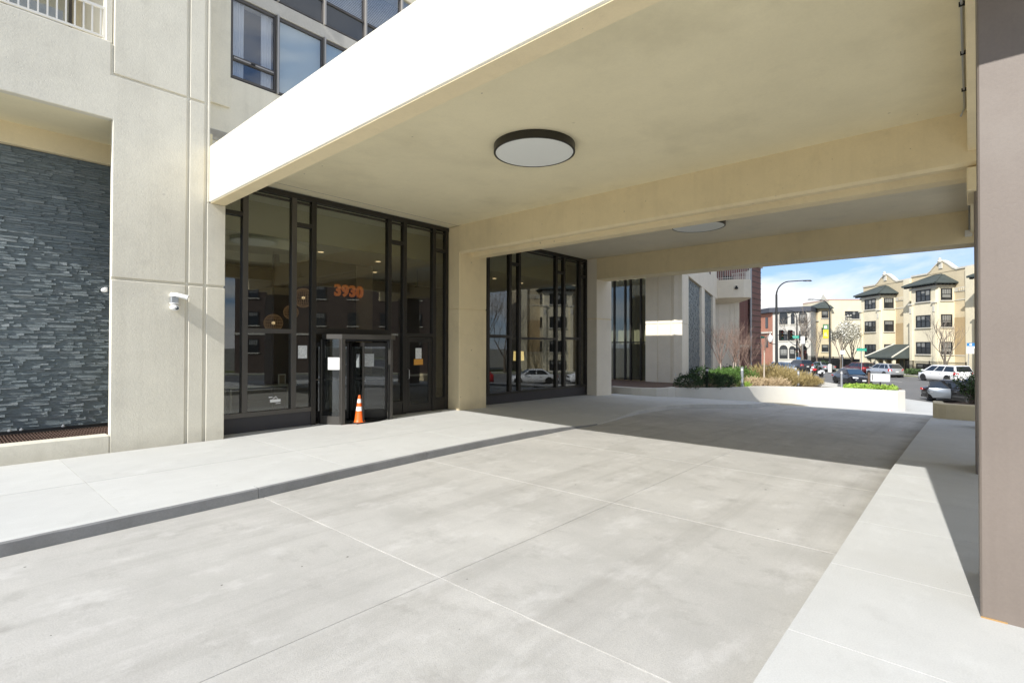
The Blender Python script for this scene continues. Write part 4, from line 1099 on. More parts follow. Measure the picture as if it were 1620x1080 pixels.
# lobby glazing of the wing
for y in (14.64,15.05,15.75,16.12,16.9,17.6):
    wpart('mullion', MB().box(28.78,28.95,y-.05,y+.05,-.02,6.38), 'bronze', .004)
for ya, yb in ((14.69,15.0),(15.1,15.7),(15.8,16.07),(16.17,16.85),(16.95,17.55)):
    wpart('pane', MB().box(28.86,28.872,ya,yb,.0,6.38), 'glass_lobby', 0)
    wpart('transom', MB().box(28.8,28.93,ya,yb,2.28,2.36), 'bronze', 0)
M['pale_curtain'] = plain('pale_lobby_curtain', (0.36,0.35,0.27), 0.8)
m = MB()
for i in range(40):
    y = 14.6+i*.085
    m.v += [(29.25+.04*math.sin(i*1.7),y,0),(29.25+.04*math.sin(i*1.7),y,6.3)]
    if i: m.f.append((2*i-2,2*i,2*i+1,2*i-1))
m.build('curtain', M['pale_curtain'], wing, fix=False)
wpart('back_wall', MB().box(28.6,32,17.7,17.9,-.6,8.2).box(32,32.2,15,17.9,-.6,8.2), 'cream2')
# street side of the wing: piers, lintel, slate infill
def wz(m):
    if m.v: m.v = [tuple(WG @ Vector(p)) for p in m.v]
    else: m.M = WG
    return m
wpart('pier', wz(MB().box(.06,2.38,.0,.5,-1.3,3.36).box(.06,2.38,.0,.5,3.40,6.38)), 'cream2')
wpart('pier_core', wz(MB().box(.10,2.34,.03,.48,-1.3,6.38)), 'cream2', 0)
for t0, t1 in ((8.75,10.45),(16.2,18.1)):
    wpart('pier', wz(MB().box(t0,t1,.0,.9,-1.5,3.36).box(t0,t1,.0,.9,3.40,6.38)), 'cream2')
    wpart('pier_core', wz(MB().box(t0+.03,t1-.03,.03,.88,-1.5,6.38)), 'cream2', 0)
wpart('lintel', wz(MB().box(.06,22.5,.0,.9,6.39,8.3)), 'cream2')
wpart('upper_wall', wz(MB().box(.06,19.0,.03,1.6,8.3,27)), 'cream2')  # unseen storeys, raised and set flush to shade the balcony
for t0 in (13.5,): wpart('window', wz(MB().box(t0,t0+.9,-.01,.05,7.95,8.9)), 'darkwin', 0)
for t0, t1 in ((2.38,8.75),(10.45,16.2)):
    wpart('slate_wall', wz(MB().box(t0,t1,.20,.4,-1.5,6.389)), 'slate', 0)
    m = wz(MB()); R4 = random.Random(int(t0)); z = -1.0
    while z < 6.3:
        h = R4.choice((.08,.1,.12)); x = t0
        while x < t1-.05:
            w = R4.uniform(.25,.7); x1 = min(x+w, t1-.01); d = R4.uniform(.0,.05)
            m.hexa([(x,.21,z),(x1,.21,z),(x1,.21,z+h),(x,.21,z+h)],[(x+.005,.2-d,z+.005),(x1-.005,.2-d-R4.uniform(-.01,.01),z+.005),(x1-.005,.2-d,z+h-.005),(x+.005,.2-d,z+h-.005)])
            x += w
        z += h
    tag(m.build('slates', M['slate'], wing), kind='stuff')
wpart('slate_wall', wz(MB().box(18.1,22.4,2.2,2.4,-1.5,6.389)), 'bronze', 0)
# curved end balcony
BX = 19.9
def bl(t, w): return (t, w)
outl = [(BX,.4),(BX,-1.3),(BX+.15,-2.2),(BX+.6,-2.7),(BX+1.4,-2.75),(BX+3.2,-2.3),(BX+4.2,-.8),(BX+4.2,.4)]
bal = wpart('balcony', wz(MB().prism(outl, 6.5, 8.15)), 'cream2', .02)
inner = [(BX+.9,.4),(BX+.9,-.6),(BX+1.1,-1.2),(BX+3,-1.2),(BX+3.4,.4)]
wpart('balcony_corbel', wz(MB().add([(p[0],p[1],6.5) for p in outl]+[(p[0]*.0+BX+1.0+(p[0]-BX)*.62,p[1]*.45,6.05) for p in outl],
      [tuple(range(7,-1,-1)), tuple(range(8,16))]+[(i,(i+1)%8,8+(i+1)%8,8+i) for i in range(8)])), 'cream2', 0)
rl = wz(MB())
P = [(p[0]*1.0+(.08 if p[0]<BX+2 else -.08), p[1]+.08) for p in outl]
rl.tube([(p[0],p[1],9.15) for p in P], .035, 6); rl.tube([(p[0],p[1],8.32) for p in P], .025, 6)
rl = rl.build('railing', M['whitemetal'], wing)
for p, q in zip(P, P[1:]):
    L = math.hypot(q[0]-p[0], q[1]-p[1]); n = max(1, int(L/.17))
    for k in range(n):
        x = p[0]+(q[0]-p[0])*k/n; y = p[1]+(q[1]-p[1])*k/n
        wz(MB().box(x-.016,x+.016,y-.016,y+.016,8.15,9.15)).build('baluster', M['whitemetal'], rl)
wpart('balcony_back', wz(MB().box(BX+.6,BX+3.8,.35,.5,8.15,11)), 'cream2', 0)
wpart('balcony_chair', wz(MB().box(BX+.9,BX+1.4,-.9,-.4,8.15,8.6).box(BX+.9,BX+1.4,-.45,-.38,8.6,9.05).box(BX+1.7,BX+2.2,-1.2,-.7,8.15,8.65)), 'black', .02)
bx_ = wpart('wall_light', wz(MB().box(BX-.16,BX-.01,-1.75,-1.45,7.28,7.40).box(BX-.12,BX-.01,-1.66,-1.54,7.40,7.52).box(BX-.05,BX-.01,-1.68,-1.52,7.25,7.55)), 'black', .008)
# wall with grooves under the balcony
for y0, y1 in ((-.95,.0),(-1.33,-.97),(-1.75,-1.35)):
    for z0, z1 in ((-1.6,3.2),(3.23,6.3)):
        wpart('wall_panel', wz(MB().box(BX+1.1,BX+1.5,y0,y1,z0,z1)), 'cream2', .01)
wpart('wall_core', wz(MB().box(BX+1.14,BX+1.48,-1.72,.9,-1.6,6.4)), 'cream2', 0)

# ------------------------------------------------------------------ planters
pw = tag(MB().prism([(22.50,13.4),(22.45,12.2),(22.55,11.75),(22.9,11.15),(23.5,10.82),(24.25,10.80),(24.35,11.05),(23.6,11.06),(23.1,11.35),(22.82,11.85),(22.75,12.25),(22.8,13.4)], -1.0, .08).build('well_wall', M['whitewall'], bevel=.02),
         'low curved cream wall around the brown grating beyond the third pillar', 'wall')
wf = tag(MB().prism([(22.7,13.4),(22.7,12.25),(22.8,11.85),(23.1,11.3),(23.6,11.0),(24.4,11.0),(26.5,11.5),(28.55,12.3),(28.8,14.6),(28.8,17.6),(22.7,17.6)], -.3, -.04).build('well_floor', M['rust']),
         'reddish brown grating floor in front of the grooved wing wall', 'grating')
PF = [(24.27,10.82,.04),(25.0,10.42,.02),(25.57,10.03,.0),(26.4,9.63,-.02),(27.4,9.38,-.06),(28.8,9.2,-.1),(30.6,8.98,-.15),(31.7,8.5,-.18),(32.44,7.66,-.2),(32.9,6.2,-.2),(33.4,4.8,-.2),(33.55,2.84,-.22),(33.9,2.55,-.22),(34.5,2.6,-.22)]
ctr = Vector((38,11,0))
pm = MB()
inn = []
for i, (x, y, z) in enumerate(PF):
    a = Vector(PF[max(i-1,0)][:2]+(0,)); c = Vector(PF[min(i+1,len(PF)-1)][:2]+(0,)); d = (c-a).normalized(); nrm = Vector((-d.y, d.x, 0))
    if nrm.dot(ctr-Vector((x,y,0))) < 0: nrm = -nrm
    inn.append((x+nrm.x*.28, y+nrm.y*.28, z))
for i in range(len(PF)):
    o_, n_2 = PF[i], inn[i]
    pm.v += [(o_[0],o_[1],-1.6),(o_[0],o_[1],o_[2]-.015),(o_[0]+(n_2[0]-o_[0])*.06,o_[1]+(n_2[1]-o_[1])*.06,o_[2]),(n_2[0],n_2[1],n_2[2]),(n_2[0],n_2[1],-1.6)]
    if i:
        k = len(pm.v)-10
        for j in range(4): pm.f.append((k+j,k+j+1,k+6+j,k+5+j))
pm.f.append((0,1,2,3,4)); k = len(pm.v); pm.f.append((k-1,k-2,k-3,k-4,k-5))
planter = tag(pm.build('planter_wall', M['whitewall'], smooth=True), 'long curved white concrete planter wall at the end of the driveway', 'planter')
soil = [(p[0],p[1],p[2]-.09) for p in inn[:11]]+[(38,7.0,-.55),(44,8.6,-.8),(50,11.2,-1.1),(57,15,-1.3),(58,19,-1.3),(48,18.5,-.9),(38,15.5,-.2),(30,13.2,-.02),(26,11.8,-.02)]
sm = MB(); sm.poly(soil)
bed = tag(sm.build('planting_bed', M['soil'], fix=False), kind='structure')
s2m = MB(); s2m.poly([(33.6,5.2,-.28),(33.85,3.0,-.30),(36,2.7,-.42),(42,3.4,-.62),(44,6.2,-.8),(39,6.6,-.55)])
tag(s2m.build('planting_bed', M['soil'], fix=False), kind='structure')
# pale path curving between the two beds
pth = MB()
PA = [(33.5,5.7),(36.5,6.9),(40,7.5),(44,8.3),(49,10.3),(54,13),(60,17.5)]
PB_ = [(33.4,4.7),(37,6.1),(40.5,6.7),(44.5,7.3),(49.6,9.2),(54.7,11.9),(61,16)]
for i in range(len(PA)-1):
    za, zb = -.2-.95*i/6, -.2-.95*(i+1)/6
    pth.hexa([(*PA[i],za-.5),(*PB_[i],za-.5),(*PB_[i+1],zb-.5),(*PA[i+1],zb-.5)],[(*PA[i],za),(*PB_[i],za),(*PB_[i+1],zb),(*PA[i+1],zb)])
tag(pth.build('garden_path', M['whitewall']), kind='structure')
# right planter
rp = MB().prism([(22.45,.62),(22.5,.82),(22.68,.95),(23.6,1.0),(23.6,.72),(22.9,.66),(22.75,.5),(22.75,-4.5),(22.45,-4.5)], -1.5, .17)
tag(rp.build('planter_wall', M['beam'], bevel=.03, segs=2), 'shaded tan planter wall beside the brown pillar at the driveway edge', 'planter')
tag(MB().prism([(22.7,.6),(23.6,.7),(25.2,-.6),(25.2,-4.5),(22.7,-4.5)], -1.4, .12).build('planting_bed', M['soil']), kind='structure')

# ------------------------------------------------------------------ plants
def leaf_cloud(m, c, rad, n, leaf, R, shell=.55, flat=.0, lump=.22, narrow=.25, up=0.0):
    cx, cy, cz = c
    ph = [R.uniform(0,6.28) for _ in range(6)]
    for _ in range(n):
        u = R.uniform(-1,1); a = R.uniform(0,2*PI); s = math.sqrt(1-u*u)
        dx, dy, dz = s*math.cos(a), s*math.sin(a), u
        r = (shell+(1-shell)*R.random()**.6)*(1+lump*(math.sin(3*a+ph[0])*s+math.sin(5*a+ph[1]+3*u)*.6+math.sin(9*a+7*u+ph[2])*.5))
        p = Vector((cx+dx*rad[0]*r, cy+dy*rad[1]*r, cz+dz*rad[2]*r))
        if dz < -.35 and R.random() < .6: continue
        d = Vector((dx+R.uniform(-.9,.9), dy+R.uniform(-.9,.9), abs(dz)+R.uniform(-.5,.9)+up)).normalized()
        t = d.cross(Vector((R.uniform(-1,1),R.uniform(-1,1),R.uniform(-1,1)))).normalized()
        L = leaf*R.uniform(.6,1.3)
        m.quad(p, p+d*L*.5+t*L*narrow, p+d*L, p+d*L*.5-t*L*narrow)
def shrub(name, label, c, rad, n, leaf, mat, seed, group=None, core=True):
    t = thing(name, label, 'shrub', (c[0],c[1],c[2]-rad[2]*.8), group)
    R = random.Random(seed)
    m = MB(); leaf_cloud(m, c, rad, n, leaf, R); m.build('foliage', M[mat], t, fix=False)
    st_ = MB()
    for k in range(14):
        a = R.uniform(0,6.28); e = (c[0]+math.cos(a)*rad[0]*.7*R.random(), c[1]+math.sin(a)*rad[1]*.7*R.random(), c[2]+rad[2]*R.uniform(-.1,.6))
        st_.tube([(c[0]+R.uniform(-.1,.1),c[1]+R.uniform(-.1,.1),c[2]-rad[2]*.95), e], .015, 4, .004, caps=False)
    st_.build('stem', M['bark'], t, fix=False)
    return t
GY = 'evergreen shrubs in the planter'
shrub('yew_shrub', 'dark yew shrub nearest the wing wall at the left end of the planter', (25.35,10.6,.24), (.75,.6,.42), 2600, .085, 'yew', 1, GY)
shrub('yew_shrub', 'dark yew shrub in the middle of the front planter row', (26.75,9.98,.24), (.72,.55,.44), 2400, .085, 'yew', 2, GY)
shrub('yew_shrub', 'dark yew shrub touching the bright boxwood on its right', (27.9,9.75,.17), (.62,.5,.40), 2000, .085, 'yew', 3, GY)
shrub('boxwood_shrub', 'bright green boxwood just left of the silver bollard light', (29.1,9.95,.30), (.75,.65,.55), 2600, .08, 'box', 4, GY)
shrub('boxwood_shrub', 'bright green boxwood right of the silver bollard light', (33.2,10.6,.26), (1.0,.9,.52), 2600, .09, 'box', 5, GY)
shrub('boxwood_shrub', 'green boxwood behind the yews at the foot of the birch stems', (31.5,11.3,.28), (1.1,.7,.45), 2400, .09, 'box', 6, GY)
shrub('yew_shrub', 'dark yew at the back against the wing, behind the boxwoods', (31.6,12.5,.30), (1.2,.6,.5), 2000, .1, 'yew', 7, GY)
shrub('yew_shrub', 'dark hedge like yew below the brown bare birch twigs', (37.5,12.6,.2), (1.8,.7,.5), 2200, .11, 'yew', 8, GY)
def grass_tuft(m, c, r, h, n, R, w=.012, lean=.6):
    for _ in range(n):
        a = R.uniform(0,2*PI); q = R.random()**.5*r*.35
        b = Vector((c[0]+q*math.cos(a), c[1]+q*math.sin(a), c[2]))
        hh = h*R.uniform(.5,1.05); l = lean*R.uniform(.3,1.2)
        a2 = a+R.uniform(-.5,.5)
        t = b+Vector((math.cos(a2)*r*l, math.sin(a2)*r*l, hh))
        mid = (b+t)*.5+Vector((0,0,hh*.18))
        s = Vector((-math.sin(a2), math.cos(a2), 0))*w*R.uniform(.7,1.4)
        m.quad(b-s, b+s, mid+s*.8, mid-s*.8); m.quad(mid-s*.8, mid+s*.8, t+s*.15, t-s*.15)
R5 = random.Random(11)
for i, (c, r, h, lab) in enumerate((((31.6,9.45,-.22),.75,.42,'pale dry grass tuft beside the silver bollard light'),
        ((32.7,8.95,-.26),.7,.36,'pale dry grass tuft in the middle of the bed edge'),
        ((33.35,8.45,-.28),.8,.40,'pale dry grass tuft furthest to the street side'),
        ((30.1,9.45,-.2),.4,.22,'small yellowish tuft at the foot of the bright boxwood'))):
    m = MB(); leaf_cloud(m, (c[0],c[1],c[2]+h*.25), (r*.85,r*.7,h*.8), 1100 if i < 3 else 300, .24, R5, .2, 0, .15, .05, .35)
    o = m.build('grass_tuft', M['straw' if i < 3 else 'lime'], fix=False); tag(o, lab, 'grass tuft', 'dry grass tufts in the planter')
for i, (c, r, h, n, lab) in enumerate((((38.0,10.3,-.45),1.7,1.15,2600,'big olive brown twiggy bush behind the dry grass'),
        ((41.0,10.3,-.6),1.7,1.05,2400,'olive twiggy bush in the middle of the bed towards the street'),
        ((43.6,9.9,-.75),1.5,.85,2000,'olive brown bush sloping down at the street end of the bed'),
        ((37.2,9.2,-.45),1.4,.7,1800,'low brown twiggy bush around the foot of the grey bollard'),
        ((40.6,8.6,-.62),1.5,.5,1600,'lowest brown twiggy bush beside the pale path'))):
    t = thing('twiggy_bush', lab, 'bush', c, 'olive twiggy bushes in the bed')
    m = MB(); leaf_cloud(m, (c[0],c[1],c[2]+h*.35), (r,r*.75,h*.72), int(n*1.7), .30, random.Random(40+i), .25, 0, .18, .045, .7)
    m.build('stems', M['olive'], t, fix=False)
# bright ground cover by the street sign
m = MB(); R6 = random.Random(21)
for _ in range(5200):
    x = R6.uniform(33.9,41.2); y = R6.uniform(3.0,6.2)
    if y < 2.9+(x-34)*.10 or y > 5.3+(x-34)*.14: continue
    hmax = .34*(1-abs((x-37)/4.6)**2)*(1-abs((y-4.4)/1.9)**2*.6)*(.7+.3*math.sin(x*5)*math.sin(y*4))
    if hmax < .02: continue
    z = -.28-(x-33.6)*.045+R6.random()*hmax
    d = Vector((R6.uniform(-1,1),R6.uniform(-1,1),R6.uniform(.1,1))).normalized(); s = d.cross(Vector((R6.uniform(-1,1),R6.uniform(-1,1),.3))).normalized()
    L = .13*R6.uniform(.6,1.3); p = Vector((x,y,z))
    m.quad(p, p+d*L*.5+s*L*.3, p+d*L, p+d*L*.5-s*L*.3)
tag(m.build('ground_cover', M['lime'], fix=False), kind='stuff')
# shrub in the right planter
t = thing('leafy_shrub', 'green leafy shrub in front of the black car beside the brown pillar', 'shrub', (24.0,-.12,.1))
m = MB(); R7 = random.Random(31); stm = MB()
for k in range(26):
    a = R7.uniform(0,6.28); e = Vector((24.0+math.cos(a)*R7.uniform(.1,.85), -.12+math.sin(a)*R7.uniform(.1,.7), .1+R7.uniform(.45,1.15)))
    b = Vector((24.0+R7.uniform(-.2,.2),-.12+R7.uniform(-.2,.2),.08)); stm.tube([b,(b+e)*.5+Vector((0,0,.1)),e], .012, 4, .004, caps=False)
    for j in range(60):
        f_ = R7.uniform(.35,1.05); p = b+(e-b)*f_+Vector((R7.uniform(-.11,.11),R7.uniform(-.11,.11),R7.uniform(-.08,.12)))
        d = Vector((R7.uniform(-1,1),R7.uniform(-1,1),R7.uniform(-.2,1))).normalized(); s = d.cross(Vector((R7.uniform(-1,1),1,.3))).normalized(); L = .1*R7.uniform(.7,1.3)
        m.quad(p, p+d*L*.5+s*L*.25, p+d*L, p+d*L*.5-s*L*.25)
m.build('foliage', M['bush'], t, fix=False); stm.build('stem', M['bark'], t, fix=False)

# bare trees: trunk and branching crown
def branch(m, p, d, L, r, depth, R, spread=.55, up=.25, tips=None, sides=4, keep=.78):
    n = 3
    path = [p]; q = p.copy(); dd = d.copy()
    for i in range(n):
        dd = (dd+Vector((R.uniform(-1,1),R.uniform(-1,1),R.uniform(-.6,1)))*.16+Vector((0,0,up*.12))).normalized()
        q = q+dd*L/n; path.append(q.copy())
    m.tube(path, r, sides if r > .012 else 3, r*.6, caps=False)
    if depth == 0:
        if tips is not None: tips.append((q.copy(), dd.copy()))
        return
    k = R.choice((2,3,3))
    for i in range(k):
        a = Vector((R.uniform(-1,1),R.uniform(-1,1),R.uniform(-.4,.9))).normalized()
        nd = (dd+a*spread+Vector((0,0,up*.3))).normalized()
        branch(m, path[R.choice((2,3))] if i else q, nd, L*R.uniform(.6,.86), r*.6*R.uniform(.8,1.0), depth-1, R, spread, up, tips, sides, keep)
def bare_tree(name, label, base, h, r, depth, seed, barkm='bark', twigm='greytwig', group=None, blossom=0, stems=1, lean=.05, spread=.55, trunkf=.32):
    R = random.Random(seed)
    t = thing(name, label, 'tree', base, group)
    tr, cr_, tips = MB(), MB(), []
    B = Vector(base)
    for s in range(stems):
        d = Vector((R.uniform(-1,1)*lean*(1 if stems == 1 else 3.5), R.uniform(-1,1)*lean*(1 if stems == 1 else 3.5), 1)).normalized()
        b0 = B+Vector((R.uniform(-.15,.15)*(stems>1), R.uniform(-.15,.15)*(stems>1), -.15))
        top = b0+d*h*trunkf
        mid = (b0+top)*.5+Vector((R.uniform(-.05,.05),R.uniform(-.05,.05),0))*h*.1
        tr.tube([b0, mid, top], r, 8, r*.66)
        for k in range(R.choice((3,4))):
            a = 2*PI*k/3.5+R.uniform(-.4,.4)
            nd = (d+Vector((math.cos(a),math.sin(a),.3))*spread).normalized()
            branch(cr_, top-d*h*trunkf*R.uniform(0,.25), nd, h*.27, r*.5, depth, R, spread, .3, tips)
        branch(cr_, top, d, h*.28, r*.6, depth, R, spread, .4, tips)
    tr.build('trunk', M[barkm], t, smooth=True)
    cr_.build('crown', M[twigm], t, fix=False)
    if blossom:
        m = MB(); 
        for p, d in tips:
            for _ in range(blossom):
                q = p-d*R.random()*h*.10+Vector((R.gauss(0,1),R.gauss(0,1),R.gauss(0,1)))*h*.028
                e = Vector((R.uniform(-1,1),R.uniform(-1,1),R.uniform(-1,1))).normalized(); s = e.cross(Vector((.3,R.uniform(-1,1),1))).normalized(); L = h*.016
                m.quad(q-e*L, q+s*L, q+e*L, q-s*L)
        m.build('blossom', M['petal'], t, fix=False)
    return t
GB = 'birch saplings in the planter'
bare_tree('birch_sapling', 'pale stemmed birch sapling nearest the slate bays', (34.0,12.0,-.1), 3.6, .045, 3, 3, 'palebark', 'twig', GB, stems=2, trunkf=.35)
bare_tree('birch_sapling', 'two stemmed birch sapling in front of the grooved end wall', (35.6,11.9,-.1), 3.9, .04, 3, 4, 'palebark', 'twig', GB, stems=3, trunkf=.35)
bare_tree('birch_sapling', 'reddish twigged birch sapling in front of the red brick house', (38.5,12.4,-.2), 3.6, .04, 3, 5, 'palebark', 'twig', GB, stems=3, trunkf=.3)
bare_tree('birch_sapling', 'reddish twigged birch sapling just left of the tall street lamp', (40.6,12.4,-.3), 3.3, .04, 3, 6, 'twig', 'twig', GB, stems=3, trunkf=.3)
bare_tree('birch_sapling', 'single slim pale birch stem standing in the olive bushes', (35.9,10.0,-.3), 3.0, .05, 1, 9, 'palebark', 'twig', GB, trunkf=.75, spread=.3)
GT = 'bare street trees across the road'
bare_tree('street_tree', 'bare young street tree in front of the nearest tan apartment house', tuple(st(57.5,45.6,-1.38)), 6.4, .16, 4, 12, 'bark', 'greytwig', GT, spread=.6, trunkf=.30)
bare_tree('street_tree', 'bare street tree in front of the farthest tan bay', tuple(st(83.0,46.0,-1.38)), 6.6, .13, 4, 13, 'bark', 'greytwig', GT, trunkf=.3)
bare_tree('street_tree', 'larger bare street tree in front of the grey stone house', tuple(st(92,48.5,-1.38)), 9.5, .28, 4, 14, 'bark', 'greytwig', GT, trunkf=.35)
bare_tree('street_tree', 'bare street tree beside the blue and white parking sign', tuple(st(51.3,46.4,-1.38)), 6.0, .13, 4, 15, 'bark', 'greytwig', GT)
GW = 'white blossoming trees in the yard'
bare_tree('blossom_tree', 'white blossoming tree left of the gap between the tan houses', (87.5,14.0,-1.4), 6.6, .16, 4, 16, 'bark', 'greytwig', GW, blossom=9, trunkf=.25)
bare_tree('blossom_tree', 'white blossoming tree close to the tan house with the porch', (91.5,13.2,-1.4), 7.2, .17, 4, 17, 'bark', 'greytwig', GW, blossom=12, trunkf=.22)
# ------------------------------------------------------------------ bollard lights
def bollard(loc, label, bodymat, h=.95):
    x, y, z = loc
    t = thing('bollard_light', label, 'bollard', loc, 'bollard lights in the planting bed')
    MB().lathe([(.075,-.3),(.075,h-.19)], loc, 20).build('post', M[bodymat], t, smooth=True)
    MB().lathe([(.066,h-.19),(.066,h-.085)], loc, 20).build('light_ring', M['white'], t, smooth=True)
    MB().lathe([(.079,h-.085),(.079,h-.01),(.06,h),(.0001,h)], loc, 20).build('cap', M[bodymat], t, smooth=True)
    MB().lathe([(.11,-.02),(.11,.015),(.08,.02)], loc, 20).build('base_plate', M[bodymat], t, smooth=True)
bollard((26.6,10.15,-.05), 'black bollard light with a white ring behind the dark yews', 'black', 1.05)
bollard((29.76,9.42,-.06), 'silver bollard light between the bright boxwood and the dry grass', 'galv', 1.0)
bollard((39.08,8.72,-.50), 'large grey bollard light in front of the olive bushes', 'galv')
bollard((55.17,13.18,-1.2), 'small distant bollard light in front of the pale blue car', 'galv', 1.2)
bollard((57.77,11.77,-1.3), 'small distant bollard light beside the motorcycle', 'galv', 1.25)
bollard((43.37,6.9,-.85), 'grey bollard light in front of the dark compact car', 'galv', 1.2)

# ------------------------------------------------------------------ monument sign
sg = thing('entrance_sign', 'white sign board with a thin dark frame above the lime ground cover', 'sign', (37.0,3.9,-.4))
T = Matrix.Translation((37.0,3.95,0)) @ Matrix.Rotation(math.radians(-84),4,'Z')
m = MB(T)
m.box(-.48,.48,-.02,.02,.02,.06).box(-.48,.48,-.02,.02,.48,.52).box(-.48,-.44,-.02,.02,.06,.48).box(.44,.48,-.02,.02,.06,.48)
m.build('frame', M['galv'], sg, bevel=.004)
M['faintprint'] = print_mat('faint_sign_print', (0.76,0.76,0.74), (0.55,0.55,0.55), 12, 36)
bd = MB(T).box(-.44,.44,-.012,.012,.06,.48).build('board', M['faintprint'], sg)
MB(T).box(-.40,-.36,-.016,-.012,.10,.44).build('logo_strip', M['black'], sg)
MB(T).box(-.04,.04,-.03,.03,-.6,.02).build('leg', M['black'], sg)
MB(T).box(-.60,-.49,-.06,.06,-.5,.55).build('side_post', plain('brown_wood_post', (0.12,0.07,0.045), 0.7, var=.2), sg, bevel=.01)

# ------------------------------------------------------------------ street lamps
M['lamp_black'] = plain('black_lamp_paint', (0.025,0.027,0.028), 0.5, 0.2)
def street_lamp(loc, h, ang, label, arm=2.6, base=None):
    x, y, z = loc
    t = thing('street_lamp', label, 'street lamp', loc, 'tall street lamps along the road')
    dx, dy = math.cos(ang), math.sin(ang)
    MB().lathe([(.24,0),(.24,.5),(.16,.62),(.13,1.6),(.09,h-1.3)], loc, 14).build('pole', M['lamp_black'], t, smooth=True)
    path = [(x,y,z+h-1.35)]
    for i in range(1, 11):
        a = PI/2*i/10
        path.append((x+dx*1.3*(1-math.cos(a)), y+dy*1.3*(1-math.cos(a)), z+h-1.35+1.3*math.sin(a)))
    path.append((x+dx*arm, y+dy*arm, z+h+.04))
    MB().tube(path, .075, 8, .045).build('arm', M['lamp_black'], t, smooth=True)
    e = (x+dx*(arm+.3), y+dy*(arm+.3), z+h+.02)
    T = Matrix.Translation(e) @ Matrix.Rotation(ang,4,'Z')
    hd = MB(T).hexa([(-.35,-.10,-.05),(.42,-.16,-.05),(.42,.16,-.05),(-.35,.10,-.05)],[(-.35,-.06,.06),(.30,-.10,.07),(.30,.10,.07),(-.35,.06,.06)]).build('lamp_head', M['lamp_black'], t, bevel=.02)
    MB(T).box(-.1,.34,-.11,.11,-.062,-.05).build('lens', M['diffuser'], hd)
    return t
l1 = street_lamp((52.2,13.45,-1.5), 9.7, math.radians(-47), 'tallest street lamp, nearest, with its arm over the road')
# acorn lamp and signal heads on brackets of the nearest lamp
ac = thing('acorn_lamp', 'white acorn globe lamp bracketed to the tallest street lamp', 'lamp', (51.75,13.9,2.4))
MB().tube([(52.2,13.45,2.35),(51.95,13.7,2.30),(51.8,13.85,2.42)], .03, 6).build('bracket', M['lamp_black'], ac)
MB().lathe([(.05,2.40),(.10,2.46),(.12,2.5)], (51.78,13.88,0), 12).build('holder', M['lamp_black'], ac, smooth=True)
MB().lathe([(.12,2.5),(.24,2.72),(.25,2.9),(.19,3.08),(.08,3.17),(.03,3.28),(.0001,3.30)], (51.78,13.88,0), 16).build('globe', M['white'], ac, smooth=True)
def signal(loc, ang, label, two=True):
    t = thing('traffic_signal', label, 'traffic light', loc, 'black traffic signal heads')
    T = Matrix.Translation(loc) @ Matrix.Rotation(ang,4,'Z')
    for s in ((-.42,.42) if two else (0,)):
        b_ = MB(T).box(s-.16,s+.16,-.14,.14,-.48,.48).build('signal_head', M['black'], t, bevel=.03)
        for k, c in enumerate(('red_lens','amber_lens','green_lens')):
            if c not in M: M[c] = plain(c, ((.09,.01,.01),(.10,.06,.01),(.01,.08,.05))[k], .3)
            MB(T).lathe([(.0001,-.150),(.10,-.150),(.10,-.141)], (s,0,.30-.30*k), 14, axis='y').build('lens', M[c], b_)
            MB(T).lathe([(.115,-.28),(.115,-.14),(.125,-.14),(.125,-.28)], (s,0,.30-.30*k), 12, a0=0, a1=PI, axis='y').build('visor', M['black'], b_)
    MB(T).box(-.9,.62 if two else .2,-.03,.03,-.03,.03).build('bracket', M['black'], t)
signal((52.8,12.82,3.15), math.radians(-48), 'pair of black traffic signal heads on the tallest street lamp')
GS = (0.0,0.30,0.20)
M['signgreen'] = plain('green_street_sign', GS, 0.5)
M['signblue'] = plain('blue_sign', (0.02,0.18,0.42), 0.5)
def plate(name, label, loc, ang, w, h, mat, pole=0, polemat='galv', cat='sign', letters=True, group=None):
    t = thing(name, label, cat, loc, group)
    T = Matrix.Translation(loc) @ Matrix.Rotation(ang,4,'Z')
    p = MB(T).box(-w/2,w/2,-.012,.012,-h/2,h/2).build('sign_plate', M[mat], t, bevel=.004)
    if letters and w > .8:
        q = MB(T)
        for sg_ in (-1,1): q.box(-w*.36,w*.36,sg_*.0125,sg_*.015,-h*.14,h*.14)
        q.build('lettering', M['signtext'] if 'signtext' in M else M['white'], p)
    if pole: MB(T).lathe([(.035,-pole),(.035,h/2+.05)], (0,.06,0), 8).build('pole', M[polemat], t, smooth=True)
    return t
M['signtext'] = print_mat('small_white_sign_lettering', GS, (0.7,0.75,0.72), 18, 10)
GG = 'green street name signs'
plate('street_name_sign', 'green street name sign on the pole with the signals', (100.06,22.79,3.79), math.radians(-76), 1.15, .48, 'signgreen', group=GG)
plate('street_name_sign', 'green street name sign on a thin pole by the tan porch house', (74.23,9.75,1.75), math.radians(-82), 1.0, .34, 'signgreen', pole=3.2, group=GG)
plate('street_name_sign', 'small dark green street sign against the red brick house', (56.5,16.0,3.05), math.radians(-60), .7, .22, 'signgreen', group=GG, pole=4.5)
plate('white_sign', 'white rectangular sign hung beside the grey stone house', (98.7,21.32,3.25), math.radians(-76), .62, 1.25, 'white', letters=False, pole=4.7)
plate('white_sign', 'small square white sign in front of the blossoming trees', (77.4,12.19,1.4), math.radians(-80), .48, .48, 'white', pole=2.9, letters=False)
ps = plate('parking_sign', 'blue and white parking sign leaning beside the brown pillar', (72.4,-.05,2.35), math.radians(-90), .62, .34, 'signblue', letters=False)
T = Matrix.Translation((72.4,-.05,0)) @ Matrix.Rotation(math.radians(-90),4,'Z')
MB(T).box(-.31,.31,-.012,.012,1.95,2.17).build('sign_plate', M['white'], ps)
